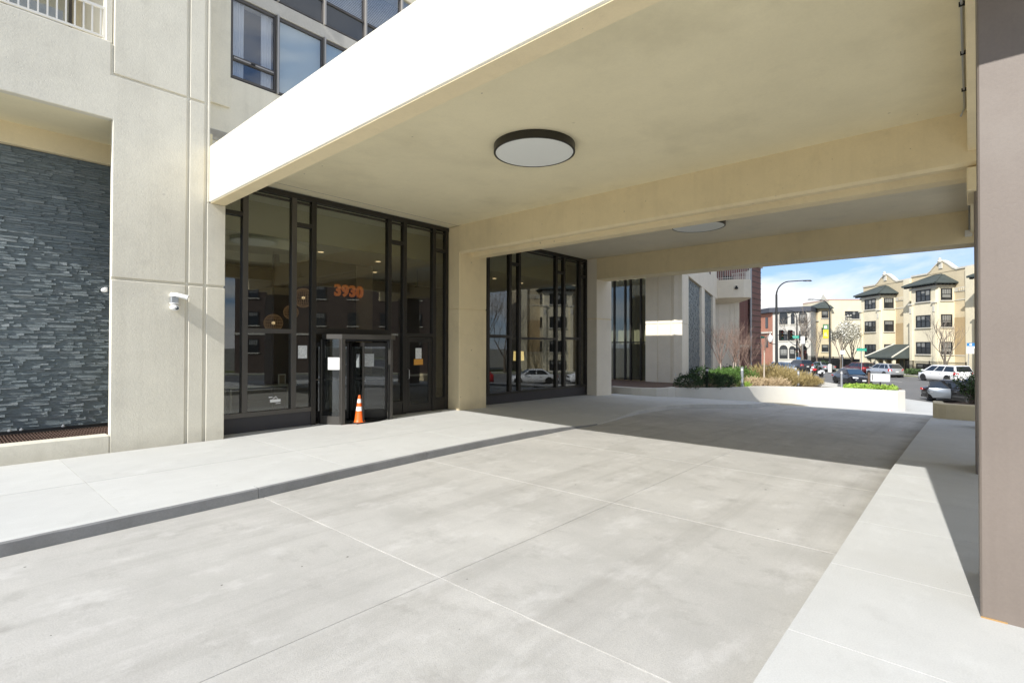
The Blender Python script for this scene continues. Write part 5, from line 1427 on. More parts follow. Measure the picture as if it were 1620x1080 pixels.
MB(T).box(-.33,.27,-.012,.012,1.4,1.93).build('sign_plate', M['whitemetal'], ps)
MB(T).box(-.09,.09,-.018,-.0125,2.25,2.45).build('logo', M['white'], ps)
MB(T).tube([(-.10,.05,2.55),(-.30,.07,-1.4)], .035, 8).build('pole', M['galv'], ps)

l2 = street_lamp((82.15,14.43,-1.38), 9.95, math.radians(132), 'street lamp on the far pavement with a yellow banner', 2.3)
bk = MB().lathe([(.25,-.02),(.25,1.0),(.15,1.1),(.1301,1.1)], (82.15,14.43,-1.38), 14).build('wrap', M['whitemetal'], l2, smooth=True)
bn = thing('banner', 'yellow and green banner hanging on the far street lamp', 'banner', (81.7,14.85,4.1))
T = Matrix.Translation((82.1,14.45,0)) @ Matrix.Rotation(math.radians(132),4,'Z')
M['yellow'] = plain('yellow_banner_cloth', (0.72,0.60,0.04), 0.7); M['green'] = plain('green_banner_cloth', (0.10,0.25,0.10), 0.7)
MB(T).box(.14,.90,-.012,.012,3.25,4.45).build('cloth', M['yellow'], bn)
MB(T).box(.14,.90,-.012,.012,4.451,5.15).build('cloth', M['green'], bn)
MB(T).box(.34,.74,-.016,.016,4.6,5.0).build('logo', M['white'], bn)
MB(T).prism_xz([(.25,3.5),(.5,4.2),(.62,3.9),(.72,4.1),(.8,3.6)], -.015, .015).build('emblem', plain('pale_yellow_print', (0.85,0.80,0.35), .7), bn)
for z in (3.22,5.18): MB(T).tube([(0,0,z),(.95,0,z)], .02, 6).build('arm', M['lamp_black'], bn)
l3 = street_lamp((102.5,23.1,-1.4), 10.0, math.radians(130), 'farthest street lamp, in front of the grey stone house', 1.7)
signal((102.1,23.0,1.2), math.radians(-80), 'single black traffic signal low on the farthest street lamp', False)
plate('blue_sign', 'small blue and white sign under the farthest traffic signal', (102.2,22.75,-.05), math.radians(-80), .6, .6, 'signblue', letters=False)

# ------------------------------------------------------------------ iron fence on the far side
def iron_fence(a0, a1, n, h, label):
    t = thing('iron_fence', label, 'fence', tuple(st(a0,n,-1.36)), 'black iron fences on the far side')
    MB(ST).box(a0,a1,n-.02,n+.02,-1.36+h-.12,-1.36+h-.08).box(a0,a1,n-.02,n+.02,-1.2,-1.16).build('rail', M['black'], t)
    m = MB(ST); a = a0
    while a < a1: m.box(a-.012,a+.012,n-.012,n+.012,-1.36,-1.36+h); a += .13
    tag(m.build('pickets', M['black'], t), kind='stuff')
    a = a0
    while a <= a1: MB(ST).box(a-.035,a+.035,n-.035,n+.035,-1.38,-1.3+h).build('post', M['black'], t); a += 2.6
iron_fence(58.2,67.4,48.4,1.75,'thin iron fence in front of the nearest tan apartment house')
iron_fence(78.5,95,48.9,1.9,'dark iron fence in front of the blossoming trees')
iron_fence(95.8,112,53.2,1.9,'iron fence in front of the far bay and grey stone house')
yw = tag(MB(ST).box(79,95,50.2,50.5,-1.36,.25).build('yard_wall', M['black']), 'dark board fence in the yard behind the blossoming trees', 'fence')
shrub('round_shrub', 'round dark evergreen beside the far street lamp', (86.4,16.0,-.75), (.8,.8,.75), 900, .22, 'yew', 51)
for k, (a, n_) in enumerate(((65.3,47.6),(64.6,48.0),(68.6,47.4),(69.6,48.2))):
    p = st(a, n_, -1.05)
    shrub('low_shrub', ('low green shrub at the fence of the nearest tan house','second low green shrub at that fence, nearer the street tree','low flowering shrub left of the porch steps','low green shrub right of the porch steps')[k], tuple(p), (.7,.6,.4), 500, .2, 'bush', 60+k, 'low shrubs by the tan houses')

# ------------------------------------------------------------------ cars
M['tyre'] = M['rubber']
M['rim'] = plain('alloy_rim', (0.55,0.55,0.55), 0.3, 0.9)
M['carglass'] = plain('car_window', (0.018,0.022,0.026), 0.04, spec=0.8)
M['cargblue'] = plain('car_windscreen', (0.03,0.06,0.10), 0.04, spec=0.8)
M['tail'] = plain('red_tail_light', (0.55,0.02,0.02), 0.25, spec=0.6)
M['head'] = plain('clear_headlight', (0.75,0.77,0.78), 0.12, spec=0.8)
M['chrome'] = plain('chrome_trim', (0.7,0.7,0.7), 0.15, 1.0)
M['plate'] = plain('white_licence_plate', (0.75,0.76,0.74), 0.5)
def paint(name, c, metal=.3): return plain(name, c, 0.32, metal, coat=1.0)
def car(label, cat, mat, L, Wd, H, kind, loc, ang, group='cars on the street', glassm='carglass', lights='tail', name='parked_car', open_door=False):
    t = thing(name, label, cat, (0,0,0), group)
    w = Wd/2
    belt = {'sedan':.93,'hatch':1.0,'suv':1.10,'van':1.08}[kind]*H/ {'sedan':1.46,'hatch':1.6,'suv':1.72,'van':1.78}[kind]
    clr = .19
    # body stations: x fraction, deck height, half width factor
    if kind == 'sedan': stn = [(-.5,.62,.70),(-.485,.80,.86),(-.45,.97,.93),(-.30,1.02,.98),(-.05,1.0,1),(.20,.99,1),(.30,.95,.99),(.42,.84,.95),(.47,.72,.88),(.495,.58,.76),(.50,.45,.66)]
    elif kind == 'van': stn = [(-.5,.75,.84),(-.49,.97,.92),(-.46,1.0,.96),(-.25,1.0,.99),(.0,1.0,1),(.25,.98,1),(.34,.93,.99),(.43,.82,.95),(.47,.70,.88),(.495,.55,.76),(.5,.42,.66)]
    else: stn = [(-.5,.72,.82),(-.49,.95,.90),(-.46,1.0,.95),(-.25,1.0,.99),(.0,1.0,1),(.20,.99,1),(.29,.96,.99),(.42,.87,.95),(.47,.74,.88),(.495,.58,.76),(.5,.44,.66)]
    m = MB(); K = 9
    for i, (fx, fz, fw_) in enumerate(stn):
        x = fx*L; zt = belt*fz; ww = w*fw_; zb = clr+(.10 if abs(fx) > .47 else 0)
        zm = zb+(zt-zb)*.55
        ring = [(-ww*.86,zb),(-ww*.985,zb+.10),(-ww,zm),(-ww*.955,zt-.05),(-ww*.88,zt),(0,zt+.03),(ww*.88,zt),(ww*.955,zt-.05),(ww,zm),(ww*.985,zb+.10),(ww*.86,zb)]
        k = len(m.v); n = len(ring)
        m.v += [(x,y,z) for y, z in ring]
        if i:
            for j in range(n): m.f.append((k-n+j, k-n+(j+1)%n, k+(j+1)%n, k+j))
    n = 11
    m.f.append(tuple(range(n))); k = len(m.v); m.f.append(tuple(range(k-1,k-n-1,-1)))
    body = m.build('body', mat, t, smooth='all')
    # cabin
    cab = {'sedan':(-.36,-.20,.07,.25),'hatch':(-.485,-.37,.08,.30),'suv':(-.485,-.40,.06,.25),'van':(-.49,-.43,.14,.36)}[kind]
    xb0, xr0, xr1, xb1 = [c*L for c in cab]
    zr = H; wb = w*.90; wr = w*.72; zb = belt*.985
    def P(x, z):   # half width at height z
        f_ = (z-zb)/(zr-zb); return wb+(wr-wb)*f_
    roof = MB()
    lo = [(xb0,-wb,zb),(xb1,-wb,zb),(xb1,wb,zb),(xb0,wb,zb)]
    hi = [(xr0,-wr,zr-.05),(xr1,-wr,zr-.05),(xr1,wr,zr-.05),(xr0,wr,zr-.05)]
    roof.hexa(lo, hi)
    roof.hexa([(xr0,-wr,zr-.051),(xr1,-wr,zr-.051),(xr1,wr,zr-.051),(xr0,wr,zr-.051)],[(xr0+.18,-wr*.86,zr),(xr1-.22,-wr*.86,zr),(xr1-.22,wr*.86,zr),(xr0+.18,wr*.86,zr)])
    roof.build('cabin', mat, t, bevel=.025, segs=2, smooth=True)
    def lerp(a, b_, f_): return tuple(a[i]+(b_[i]-a[i])*f_ for i in range(3))
    e = .008
    def win(name, quadpts, mat_, off):
        vs = [tuple(p[i]+off[i] for i in range(3)) for p in quadpts]
        vb = [tuple(p[i]-off[i]*2 for i in range(3)) for p in quadpts]
        return MB().add(vs+vb, [(0,1,2,3),(7,6,5,4),(0,4,5,1),(1,5,6,2),(2,6,7,3),(3,7,4,0)]).build(name, M[mat_], t)
    f0, f1 = .10, .88
    for s in (-1,1):
        A0, A1 = (xb0,s*wb,zb), (xr0,s*wr,zr-.05); B0, B1 = (xb1,s*wb,zb), (xr1,s*wr,zr-.05)
        cuts = {'sedan':[.10,.50,.53,.93],'hatch':[.06,.24,.27,.56,.59,.93],'suv':[.05,.27,.30,.57,.60,.93],'van':[.05,.36,.39,.64,.67,.93]}[kind]
        for i in range(0, len(cuts), 2):
            q = []
            for (fh, fa) in ((f0,cuts[i]),(f0,cuts[i+1]),(f1,cuts[i+1]),(f1,cuts[i])):
                p = lerp(lerp(A0,A1,fh), lerp(B0,B1,fh), fa); q.append(p)
            win('window', q, 'carglass', (0,s*e,.002))
    win('windscreen', [lerp((xb1,-wb,zb),(xr1,-wr,zr-.05),.06)[:1]+(-wb*.9,)+(zb+.05,), (xb1-(xb1-xr1)*.06,wb*.9,zb+.05), (xr1+(xb1-xr1)*.08,wr*.92,zr-.085), (xr1+(xb1-xr1)*.08,-wr*.92,zr-.085)], glassm, (e,0,e))
    win('rear_window', [(xb0+(xr0-xb0)*.12,-wb*.88,zb+.10), (xb0+(xr0-xb0)*.12,wb*.88,zb+.10), (xr0-(xr0-xb0)*.10,wr*.9,zr-.10), (xr0-(xr0-xb0)*.10,-wr*.9,zr-.10)], 'carglass', (-e,0,e))
    # wheels
    R_ = .33 if kind in ('sedan','hatch') else .36
    for fx in (-.295,.31):
        for s in (-1,1):
            x = fx*L
            a_ = MB()
            ringp = [(x+(R_+.06)*math.cos(q), R_+(R_+.06)*math.sin(q)) for q in [PI*k/12-.12 for k in range(14)]]
            ringp = [(px__, max(pz, clr)) for px__, pz in ringp]
            a_.prism_xz(ringp, s*(w-.06), s*(w+.004)); a_.build('wheel_arch', M['rubber'], t)
            y0, y1 = (s*(w-.20), s*(w+.012))
            wh = MB().lathe([(R_*.62,y0),(R_*.97,y0),(R_,y0+s*.03),(R_,y1-s*.03),(R_*.95,y1),(R_*.64,y1)], (x,0,R_), 24, axis='y').build('tyre', M['tyre'], t, smooth=True)
            rm = MB().lathe([(.0001,y1-s*.03),(R_*.10,y1-s*.005),(R_*.14,y1-s*.03)], (x,0,R_), 12, axis='y')
            for k in range(5):
                q = 2*PI*k/5; c_, s_ = math.cos(q), math.sin(q)
                pr = [(R_*.08,-.045),(R_*.66,-.03),(R_*.66,.03),(R_*.08,.045)]
                v0 = [(x+r*c_-o*s_, y1-s*.012, R_+r*s_+o*c_) for r, o in pr]; v1 = [(x+r*c_-o*s_, y1-s*.05, R_+r*s_+o*c_) for r, o in pr]
                rm.hexa(v0, v1)
            rm.lathe([(R_*.60,y1-s*.02),(R_*.67,y1+s*.002),(R_*.67,y1-s*.05)], (x,0,R_), 20, axis='y')
            rm.build('rim', M['rim'], wh)
    # lights, grille, bumpers, mirrors, handles, plate
    zl = belt*.74
    for s in (-1,1):
        MB().hexa([(L*.462,s*w*.52,zl-.06),(L*.487,s*w*.52,zl-.06),(L*.452,s*w*.93,zl-.05),(L*.42,s*w*.90,zl-.05)],[(L*.455,s*w*.50,zl+.06),(L*.478,s*w*.50,zl+.05),(L*.440,s*w*.94,zl+.08),(L*.40,s*w*.92,zl+.08)]).build('headlight', M['head'], t, bevel=.012)
        zt_ = belt*.80
        tall = .30 if kind in ('suv','van','hatch') else .10
        MB().hexa([(-L*.503,s*w*.58,zt_-.07),(-L*.47,s*w*.58,zt_-.07),(-L*.43,s*w*.955,zt_-.06),(-L*.478,s*w*.945,zt_-.06)],[(-L*.500,s*w*.66,zt_+tall*.6),(-L*.47,s*w*.66,zt_+tall*.6),(-L*.44,s*w*.945,zt_+tall*.7),(-L*.482,s*w*.93,zt_+tall*.7)]).build('tail_light', M['tail'], t, bevel=.012)
        mx_ = xb1-.28
        MB().box(mx_-.08,mx_+.08,s*(w-.02),s*(w+.16),belt+.02,belt+.15).build('mirror', mat, t, bevel=.03, segs=2)
        for fx in (-.13,.10): MB().box(fx*L-.09,fx*L+.09,s*(w-.03),s*(w+.008),belt*.80,belt*.80+.03).build('handle', M['chrome'], t, bevel=.008)
    MB().box(L*.47,L*.497,-w*.48,w*.48,belt*.50,belt*.70).build('grille', M['black'], t, bevel=.02)
    MB().box(L*.46,L*.506,-w*.78,w*.78,clr+.02,clr+.17).build('front_bumper', M['black'], t, bevel=.03)
    MB().box(-L*.508,-L*.46,-w*.80,w*.80,clr+.02,clr+.18).build('rear_bumper', M['black'], t, bevel=.03)
    MB().box(L*.498,L*.509,-.16,.16,belt*.42,belt*.42+.13).build('licence_plate', M['plate'], t)
    MB().box(-L*.512,-L*.49,-.16,.16,belt*.62,belt*.62+.13).build('licence_plate', M['plate'], t)
    if open_door:
        s = -1
        hx = .03*L; Ld = 1.12; a = math.radians(54)
        T = Matrix.Translation((hx, s*w*.97, 0)) @ Matrix.Rotation(a, 4, 'Z')
        d = MB(T).prism_xz([(0,clr+.10),(.02,belt*.6),(0,belt*.985),(-Ld*.98,belt*1.0),(-Ld*1.07,belt*.82),(-Ld*1.0,belt*.60),(-Ld*.90,clr+.32),(-Ld*.80,clr+.12)], -.06, .05).build('open_door', M['door_reflection'], t, bevel=.035, segs=2, smooth=True)
        fr_ = MB(T).tube([(-Ld,.0,belt*.98),(-Ld*.92,.10,H-.10),(-Ld*.45,.10,H-.08),(-.05,.02,belt*.98)], .03, 6).build('window_frame', mat, d)
        MB(T).add([(-Ld*.97,.012,belt*.98),(-.08,.012,belt*.98),(-Ld*.45,.10,H-.10),(-Ld*.9,.10,H-.12)],[(0,1,2,3)]).build('door_window', M['carglass'], d)
        MB(T).box(-Ld+.06,-Ld+.26,-.085,-.06,belt*.70,belt*.70+.03).build('handle', M['chrome'], d, bevel=.008)
        MB(T).box(-Ld+.02,-.05,-.068,-.055,belt*.93,belt*.93+.03).build('chrome_strip', M['chrome'], d)
        # dark opening
        MB().prism_xz([(hx-.02,clr+.14),(hx-.05,belt*.98),(hx-.45,H-.10),(hx-Ld*1.0,H-.10),(hx-Ld*1.02,clr+.14)], s*(w+.006), s*(w-.02)).build('door_opening', M['black'], t)
    t.location = loc; t.rotation_euler = (0,0,ang)
    return t
M['door_reflection'] = paint('black_door_silver_sheen', (0.20,0.22,0.24), .85)  # door of the black car, its sky reflection put into the colour
ZR = -1.5
A40 = TH
def P2(a, n): return tuple(st(a, n, ZR))
van = car('white minivan parked across the road nearest the brown pillar', 'van', paint('white_car_paint', (0.80,0.80,0.79), 0), 5.15, 1.98, 1.76, 'van', P2(54.6,43.2), A40)
hat = car('silver hatchback parked in front of the porch of the tan house', 'car', paint('silver_car_paint', (0.50,0.52,0.54), .6), 4.4, 1.83, 1.62, 'hatch', P2(63.6,43.2), A40)
red = car('dark red estate car parked just beyond the silver hatchback', 'car', paint('dark_red_car_paint', (0.09,0.008,0.012), .3), 4.7, 1.85, 1.60, 'suv', P2(68.9,43.5), A40)
sed = car('silver grey sedan parked in front of the blossoming trees', 'car', paint('silver_grey_car_paint', (0.40,0.43,0.44), .6), 4.8, 1.83, 1.45, 'sedan', P2(77.3,43.4), A40)
suv = car('dark SUV driving away beside the motorcycle', 'car', paint('charcoal_car_paint', (0.045,0.045,0.05), .4), 4.7, 1.9, 1.70, 'suv', P2(78.0,40.6), A40, name='moving_car')
blk = car('dark compact car facing the planter behind the lime ground cover', 'car', paint('navy_black_car_paint', (0.012,0.014,0.02), .3), 4.45, 1.78, 1.50, 'sedan', P2(50.6,31.3), A40+PI-.10, glassm='cargblue', name='moving_car')
opn = car('black sedan with its silver looking door open at the near kerb', 'car', paint('black_car_paint', (0.012,0.012,0.013), .2), 4.9, 1.86, 1.47, 'sedan', (43.75,.35,ZR), A40+PI+.03, open_door=True)
blu = car('pale blue grey car coming towards the planter behind the olive bush', 'car', paint('pale_blue_car_paint', (0.42,0.50,0.58), .4), 4.6, 1.82, 1.5, 'hatch', P2(71.5,35.0), A40+PI, glassm='cargblue', name='moving_car')
bl2 = car('blue van top far behind the twigs left of the street lamp', 'van', paint('light_blue_van_paint', (0.40,0.50,0.60), .2), 5.2, 1.95, 1.9, 'van', (72,25.5,ZR), A40+PI, glassm='cargblue')
# further along the road: seen mirrored in the lobby glass
whs = car('white sedan mirrored in the second glass front', 'car', paint('white_sedan_paint', (0.72,0.73,0.74), 0), 4.8, 1.83, 1.45, 'sedan', P2(25.6,28.2), A40+PI)
rdc = car('red hatchback mirrored at the left edge of the second glass front', 'car', paint('red_car_paint', (0.45,0.02,0.03), 0), 4.2, 1.78, 1.5, 'hatch', P2(19.8,28.4), A40+PI)
wsu = car('white SUV mirrored near the right edge of the second glass front', 'car', paint('white_suv_paint', (0.70,0.71,0.72), 0), 4.7, 1.9, 1.7, 'suv', P2(31.4,28.3), A40+PI)

# motorcycle
mc = thing('motorcycle', 'red and white motorcycle standing between the bollard and the dark SUV', 'motorcycle', (0,0,0))
for x in (-.68,.72):
    w_ = MB().lathe([(.22,-.06),(.30,-.05),(.31,0),(.30,.05),(.22,.06)], (x,0,.31), 20, axis='y').build('wheel', M['tyre'], mc, smooth=True)
    MB().lathe([(.0001,-.03),(.21,-.02),(.21,.02),(.0001,.03)], (x,0,.31), 16, axis='y').build('hub', M['rim'], w_)
MB().hexa([(-.35,-.14,.35),(.35,-.14,.35),(.35,.14,.35),(-.35,.14,.35)],[(-.3,-.16,.72),(.4,-.16,.72),(.4,.16,.72),(-.3,.16,.72)]).build('engine', M['black'], mc, bevel=.05)
MB().hexa([(.0,-.16,.72),(.5,-.18,.72),(.5,.18,.72),(.0,.16,.72)],[(.05,-.12,.95),(.45,-.14,1.0),(.45,.14,1.0),(.05,.12,.95)]).build('fuel_tank', M['door_red'] if 'door_red' in M else M['tail'], mc, bevel=.06, segs=2)
MB().box(-.7,.02,-.14,.14,.74,.84).build('seat', M['black'], mc, bevel=.04, segs=2)
MB().hexa([(-.95,-.16,.62),(-.55,-.16,.66),(-.55,.16,.66),(-.95,.16,.62)],[(-.98,-.12,.82),(-.6,-.14,.84),(-.6,.14,.84),(-.98,.12,.82)]).build('tail', M['white'], mc, bevel=.03)
MB().hexa([(.55,-.2,.70),(.85,-.14,.75),(.85,.14,.75),(.55,.2,.70)],[(.5,-.18,1.15),(.62,-.12,1.25),(.62,.12,1.25),(.5,.18,1.15)]).build('fairing', M['white'], mc, bevel=.04)
for s in (-1,1):
    MB().tube([(.72,s*.10,.31),(.52,s*.10,1.0)], .025, 6).build('fork', M['chrome'], mc)
    MB().tube([(.50,s*.08,1.02),(.42,s*.38,1.05)], .018, 6).build('handlebar', M['black'], mc)
    MB().box(-.9,-.5,s*.17,s*.34,.42,.72).build('pannier', M['white'], mc, bevel=.04)
mc.location = (70.23,13.71,ZR); mc.rotation_euler = (0,0,A40+.25)

# ------------------------------------------------------------------ buildings across the street
def window(parent, T, x0, x1, z0, z1, lites=1, shade=.45, depth=.12, arch=False, R=random.Random(1)):
    """window in the plane y=0 of T (outside is -y): frame, panes, shade, sill"""
    f = MB(T); fw_ = .10; d0, d1 = -.07, -.001
    f.box(x0,x1,d0,d1,z0,z0+fw_).box(x0,x1,d0,d1,z1-fw_,z1).box(x0,x0+fw_,d0,d1,z0+fw_,z1-fw_).box(x1-fw_,x1,d0,d1,z0+fw_,z1-fw_)
    w = (x1-x0-2*fw_)/lites; zm = z0+(z1-z0)*.5
    for k in range(lites):
        xa = x0+fw_+w*k
        if k: f.box(xa-.055,xa+.055,d0,d1,z0+fw_,z1-fw_)
        f.box(xa+(.055 if k else 0),xa+w-(.055 if k < lites-1 else 0),d0+.01,d1,zm-.035,zm+.035)
        if lites == 1 and x1-x0 > 1.1:
            for q in (1,2,3): f.box(xa+w*q/4-.014,xa+w*q/4+.014,d0+.015,d1,zm+.035,z1-fw_)
    o = f.build('window', M['darkframe'], parent)
    MB(T).box(x0+fw_,x1-fw_,-.02,-.004,z0+fw_,z1-fw_).build('pane', M['darkwin'], o)
    for k in range(lites):
        xa = x0+fw_+w*k+.055; sh = shade*R.uniform(.3,1.6)
        if sh > .2: MB(T).box(xa+.02,xa+w-.13,-.028,-.021,z1-fw_-(z1-z0)*min(sh,.8),z1-fw_).build('window_shade', M['shade'], o)
    MB(T).box(x0-.12,x1+.12,-.14,-.001,z0-.13,z0-.002).build('sill', M['trim'], parent)
RW_ = random.Random(77)
def apartment(a0, nf, label, wallm='tan2', loc_len=9.85, porch=True, zoff=0.0, group='tan brick apartment houses across the road', dep=12):
    """a0: corner of the bay nearest to us along the street; nf: bay front"""
    Z = lambda z: z+zoff
    t = thing('apartment_house', label, 'building', tuple(st(a0+2, nf+2, -1.36)), group)
    nm = nf+2.1
    MBs = lambda: MB(ST)
    # main block, gabled parapet
    MBs().box(a0-3.0,a0+6.85,nm,nm+dep,-1.5,Z(11.3)).build('wall', M['tan'], t)
    gb = [(a0-.45,Z(11.25)),(a0+.2,Z(11.55)),(a0+.9,Z(12.1)),(a0+1.55,Z(12.5)),(a0+1.9,Z(12.62)),(a0+2.25,Z(12.5)),(a0+2.9,Z(12.1)),(a0+3.6,Z(11.55)),(a0+4.2,Z(11.25))]
    m = MB(ST); m.add([(x,nm-.05,z) for x, z in gb]+[(x,nm+.4,z) for x, z in gb], [tuple(range(len(gb)-1,-1,-1)), tuple(range(len(gb),2*len(gb)))]+[(i,(i+1)%len(gb),len(gb)+(i+1)%len(gb),len(gb)+i) for i in range(len(gb))])
    m.build('gable', M['tan'], t)
    for (xa, za), (xb_, zb_) in zip(gb[:-1], gb[1:]):
        MB(ST).hexa([(xa,nm-.12,za),(xb_,nm-.12,zb_),(xb_,nm+.5,zb_),(xa,nm+.5,za)],[(xa,nm-.12,za+.18),(xb_,nm-.12,zb_+.18),(xb_,nm+.5,zb_+.18),(xa,nm+.5,za+.18)]).build('coping', M['trim'], t)
    MB(ST).lathe([(.18,Z(12.45)),(.28,Z(12.65)),(.16,Z(12.8)),(.20,Z(12.95)),(.0001,Z(13.1))], (a0+1.9,nm-.2,0), 10).build('finial', M['trim'], t, smooth=True)
    MB(ST).box(a0+1.6,a0+2.2,nm-.16,nm-.05,Z(11.7),Z(12.45)).build('ornament', M['trim'], t, bevel=.06)
    MBs().box(a0-3.02,a0-.46,nm-.12,nm+.5,Z(11.3),Z(11.52)).box(a0+4.21,a0+6.87,nm-.12,nm+.5,Z(11.3),Z(11.52)).build('coping', M['trim'], t)
    # ornament band, string courses, ochre field
    MBs().box(a0-3.0,a0-.0,nm-.07,nm-.001,Z(8.65),Z(9.15)).box(a0+4.3,a0+6.8,nm-.07,nm-.001,Z(8.65),Z(9.15)).build('band', M['trim'], t)
    for k in range(9):
        for b0 in (a0-2.9, a0+4.4):
            x = b0+k*.30
            if x < b0+2.4: MBs().box(x,x+.17,nm-.11,nm-.071,Z(8.76),Z(9.04)).build('band_ornament', M['tan'], t)
    MBs().box(a0-3.0,a0,nm-.06,nm-.001,Z(7.62),Z(7.74)).box(a0+4.3,a0+6.8,nm-.06,nm-.001,Z(7.62),Z(7.74)).build('string_course', M['trim'], t)
    MBs().box(a0-3.0,a0,nm-.06,nm-.001,Z(1.05),Z(1.18)).build('string_course', M['trim'], t)
    MBs().box(a0-1.85,a0-.02,nm-.03,nm-.001,Z(1.18),Z(5.6)).build('brick_field', M['brown_brick'], t)
    MBs().box(a0-3.0,a0-1.85,nm-.28,nm-.001,-1.4,Z(11.29)).build('pier', M[wallm], t)
    # projecting bay
    MBs().prism([(a0,nm+.1),(a0,nf+.25),(a0+.2,nf+.02),(a0+4.05,nf+.02),(a0+4.28,nf+.25),(a0+4.28,nm+.1)], -1.5, Z(9.8)).build('bay', M[wallm], t)
    for x in (a0+.0, a0+3.75):
        MBs().box(x-.02,x+.42,nf-.16,nf+.02,-1.4,Z(7.35)).build('pilaster', M[wallm], t)
        MBs().box(x-.14,x+.56,nf-.28,nf+.02,Z(7.35),Z(7.55)).build('pilaster_cap', M['trim'], t, bevel=.04)
        MBs().box(x+.02,x+.38,nf-.22,nf-.16,Z(6.3),Z(7.0)).build('shield', M['trim'], t, bevel=.05)
    # hip roof with rafter tails
    e = .62
    base = [(a0-e,nm+.2,Z(9.8)),(a0-e,nf-e,Z(9.8)),(a0+4.28+e,nf-e,Z(9.8)),(a0+4.28+e,nm+.2,Z(9.8))]
    top = [(a0+1.5,nm+.2,Z(11.0)),(a0+1.5,nm-.3,Z(11.0)),(a0+2.8,nm-.3,Z(11.0)),(a0+2.8,nm+.2,Z(11.0))]
    low = [(p[0],p[1],p[2]-.12) for p in base]
    rf = MB(ST).add(low+base+top, [(3,2,1,0),(0,1,5,4),(1,2,6,5),(2,3,7,6),(3,0,4,7),(4,5,9,8),(5,6,10,9),(6,7,11,10),(7,4,8,11),(8,9,10,11)]).build('roof', M['greenroof'], t)
    for p, q in ((base[1],top[1]),(base[2],top[2])): MB(ST).tube([p,q], .09, 6).build('hip_tile', M['greenroof'], rf)
    MBs().tube([top[1],top[2]], .09, 6).build('ridge_tile', M['greenroof'], rf)
    x = a0-.5
    while x < a0+4.8: MBs().box(x,x+.12,nf-.5,nf-.16,Z(9.5),Z(9.67)).build('rafter', M['darkframe'], rf); x += .42
    y = nf-.3
    while y < nm: MBs().box(a0-.5,a0-.02,y,y+.12,Z(9.5),Z(9.67)).build('rafter', M['darkframe'], rf); y += .42
    MBs().box(a0-.05,a0+4.33,nf-.05,nf+.0,Z(9.2),Z(9.5)).box(a0-.05,a0-.001,nf+.0,nm,Z(9.2),Z(9.5)).build('frieze', M['trim'], t)
    # windows: front of the bay (three lights) and its side (single)
    TF = ST @ Matrix.Translation((0,nf+.0,0))
    TSd = ST @ Matrix(((0,1,0,a0),(1,0,0,0),(0,0,1,0),(0,0,0,1)))     # local x -> n, local y -> a (outside -a)
    for z0, z1 in ((7.68,9.12),(4.48,6.0),(1.22,2.72)):
        window(t, TF, a0+.9, a0+3.2, Z(z0), Z(z1), 3, .3, R=RW_)
        window(t, TSd, nf+.5, nf+1.8, Z(z0), Z(z1), 1, .5, R=RW_)
        MB(ST).box(a0-.012,a0-.002,nf+.25,nf+2.0,Z(z0)-.5,Z(z0)-.35).build('string_course', M['trim'], t) if z0 < 2 else None
    window(t, TF, a0+.9, a0+3.2, -1.2, Z(.05), 2, .2, R=RW_)
    MBs().box(a0+.7,a0+3.4,nf-.10,nf-.001,Z(9.17),Z(9.28)).build('lintel', M['trim'], t)
    # main facade windows between the bays
    TM = ST @ Matrix.Translation((0,nm,0))
    for z0, z1 in ((5.0,6.1),(8.0,9.0)) if porch else ((4.48,6.0),(1.22,2.72),(7.68,9.1)):
        window(t, TM, a0+5.5, a0+6.2, Z(z0), Z(z1), 1, .2, R=RW_)
    return t
bB = apartment(63.03, 49.0, 'tan apartment house with hip roofed bay nearest the brown pillar')
bA = apartment(72.85, 49.0, 'tan apartment house with hip roofed bay above the green porch', zoff=-.25)
# two more of the row, hidden by the brown pillar but mirrored in the glass
bX = apartment(53.2, 49.0, 'tan apartment house of the row mirrored in the second glass front')
bY = apartment(41.5, 49.0, 'nearer tan apartment house mirrored in the second glass front', zoff=.1)
bZ = apartment(31.0, 49.0, 'tan apartment house mirrored between the pillars of the second glass front', zoff=.1)
# porch between the two houses
pc = thing('entrance_porch', 'green roofed entrance porch between the two tan apartment houses', 'porch', tuple(st(70.3,48.3,-1.36)))
base = [(67.6,51.0,.75),(67.6,46.9,.75),(72.9,46.9,.75),(72.9,51.0,.75)]; top = [(68.6,51.0,2.45),(68.6,50.2,2.45),(71.9,50.2,2.45),(71.9,51.0,2.45)]
low = [(p[0],p[1],p[2]-.15) for p in base]
rf = MB(ST).add(low+base+top, [(3,2,1,0),(0,1,5,4),(1,2,6,5),(2,3,7,6),(3,0,4,7),(4,5,9,8),(5,6,10,9),(6,7,11,10),(7,4,8,11),(8,9,10,11)]).build('roof', M['greenroof'], pc)
for p, q in ((base[1],top[1]),(base[2],top[2])): MB(ST).tube([p,q], .10, 6).build('hip_tile', M['trim'], rf)
for x in (67.9,69.5,71.0,72.6): MB(ST).box(x-.16,x+.16,47.2,47.52,-1.36,.6).build('column', M['tan2'], pc, bevel=.02)
MB(ST).box(67.7,72.8,47.1,47.6,.42,.6).build('fascia', M['darkframe'], pc)
MB(ST).box(67.8,72.7,50.9,51.09,-1.36,.7).build('back_wall', M['brown_brick'], pc)
TM = ST @ Matrix.Translation((0,50.86,0))
dr_ = MB(ST).box(69.6,70.7,50.75,50.86,-1.2,.45).build('door', plain('dark_wood_door', (0.05,0.03,0.02), .5), pc)
MB(ST).box(69.8,70.5,50.72,50.749,-.5,.3).build('door_pane', M['darkwin'], dr_)
for x in (68.5,71.0): MB(ST).box(x,x+.7,50.78,50.86,-.9,.4).build('sidelight', M['shade'], pc)
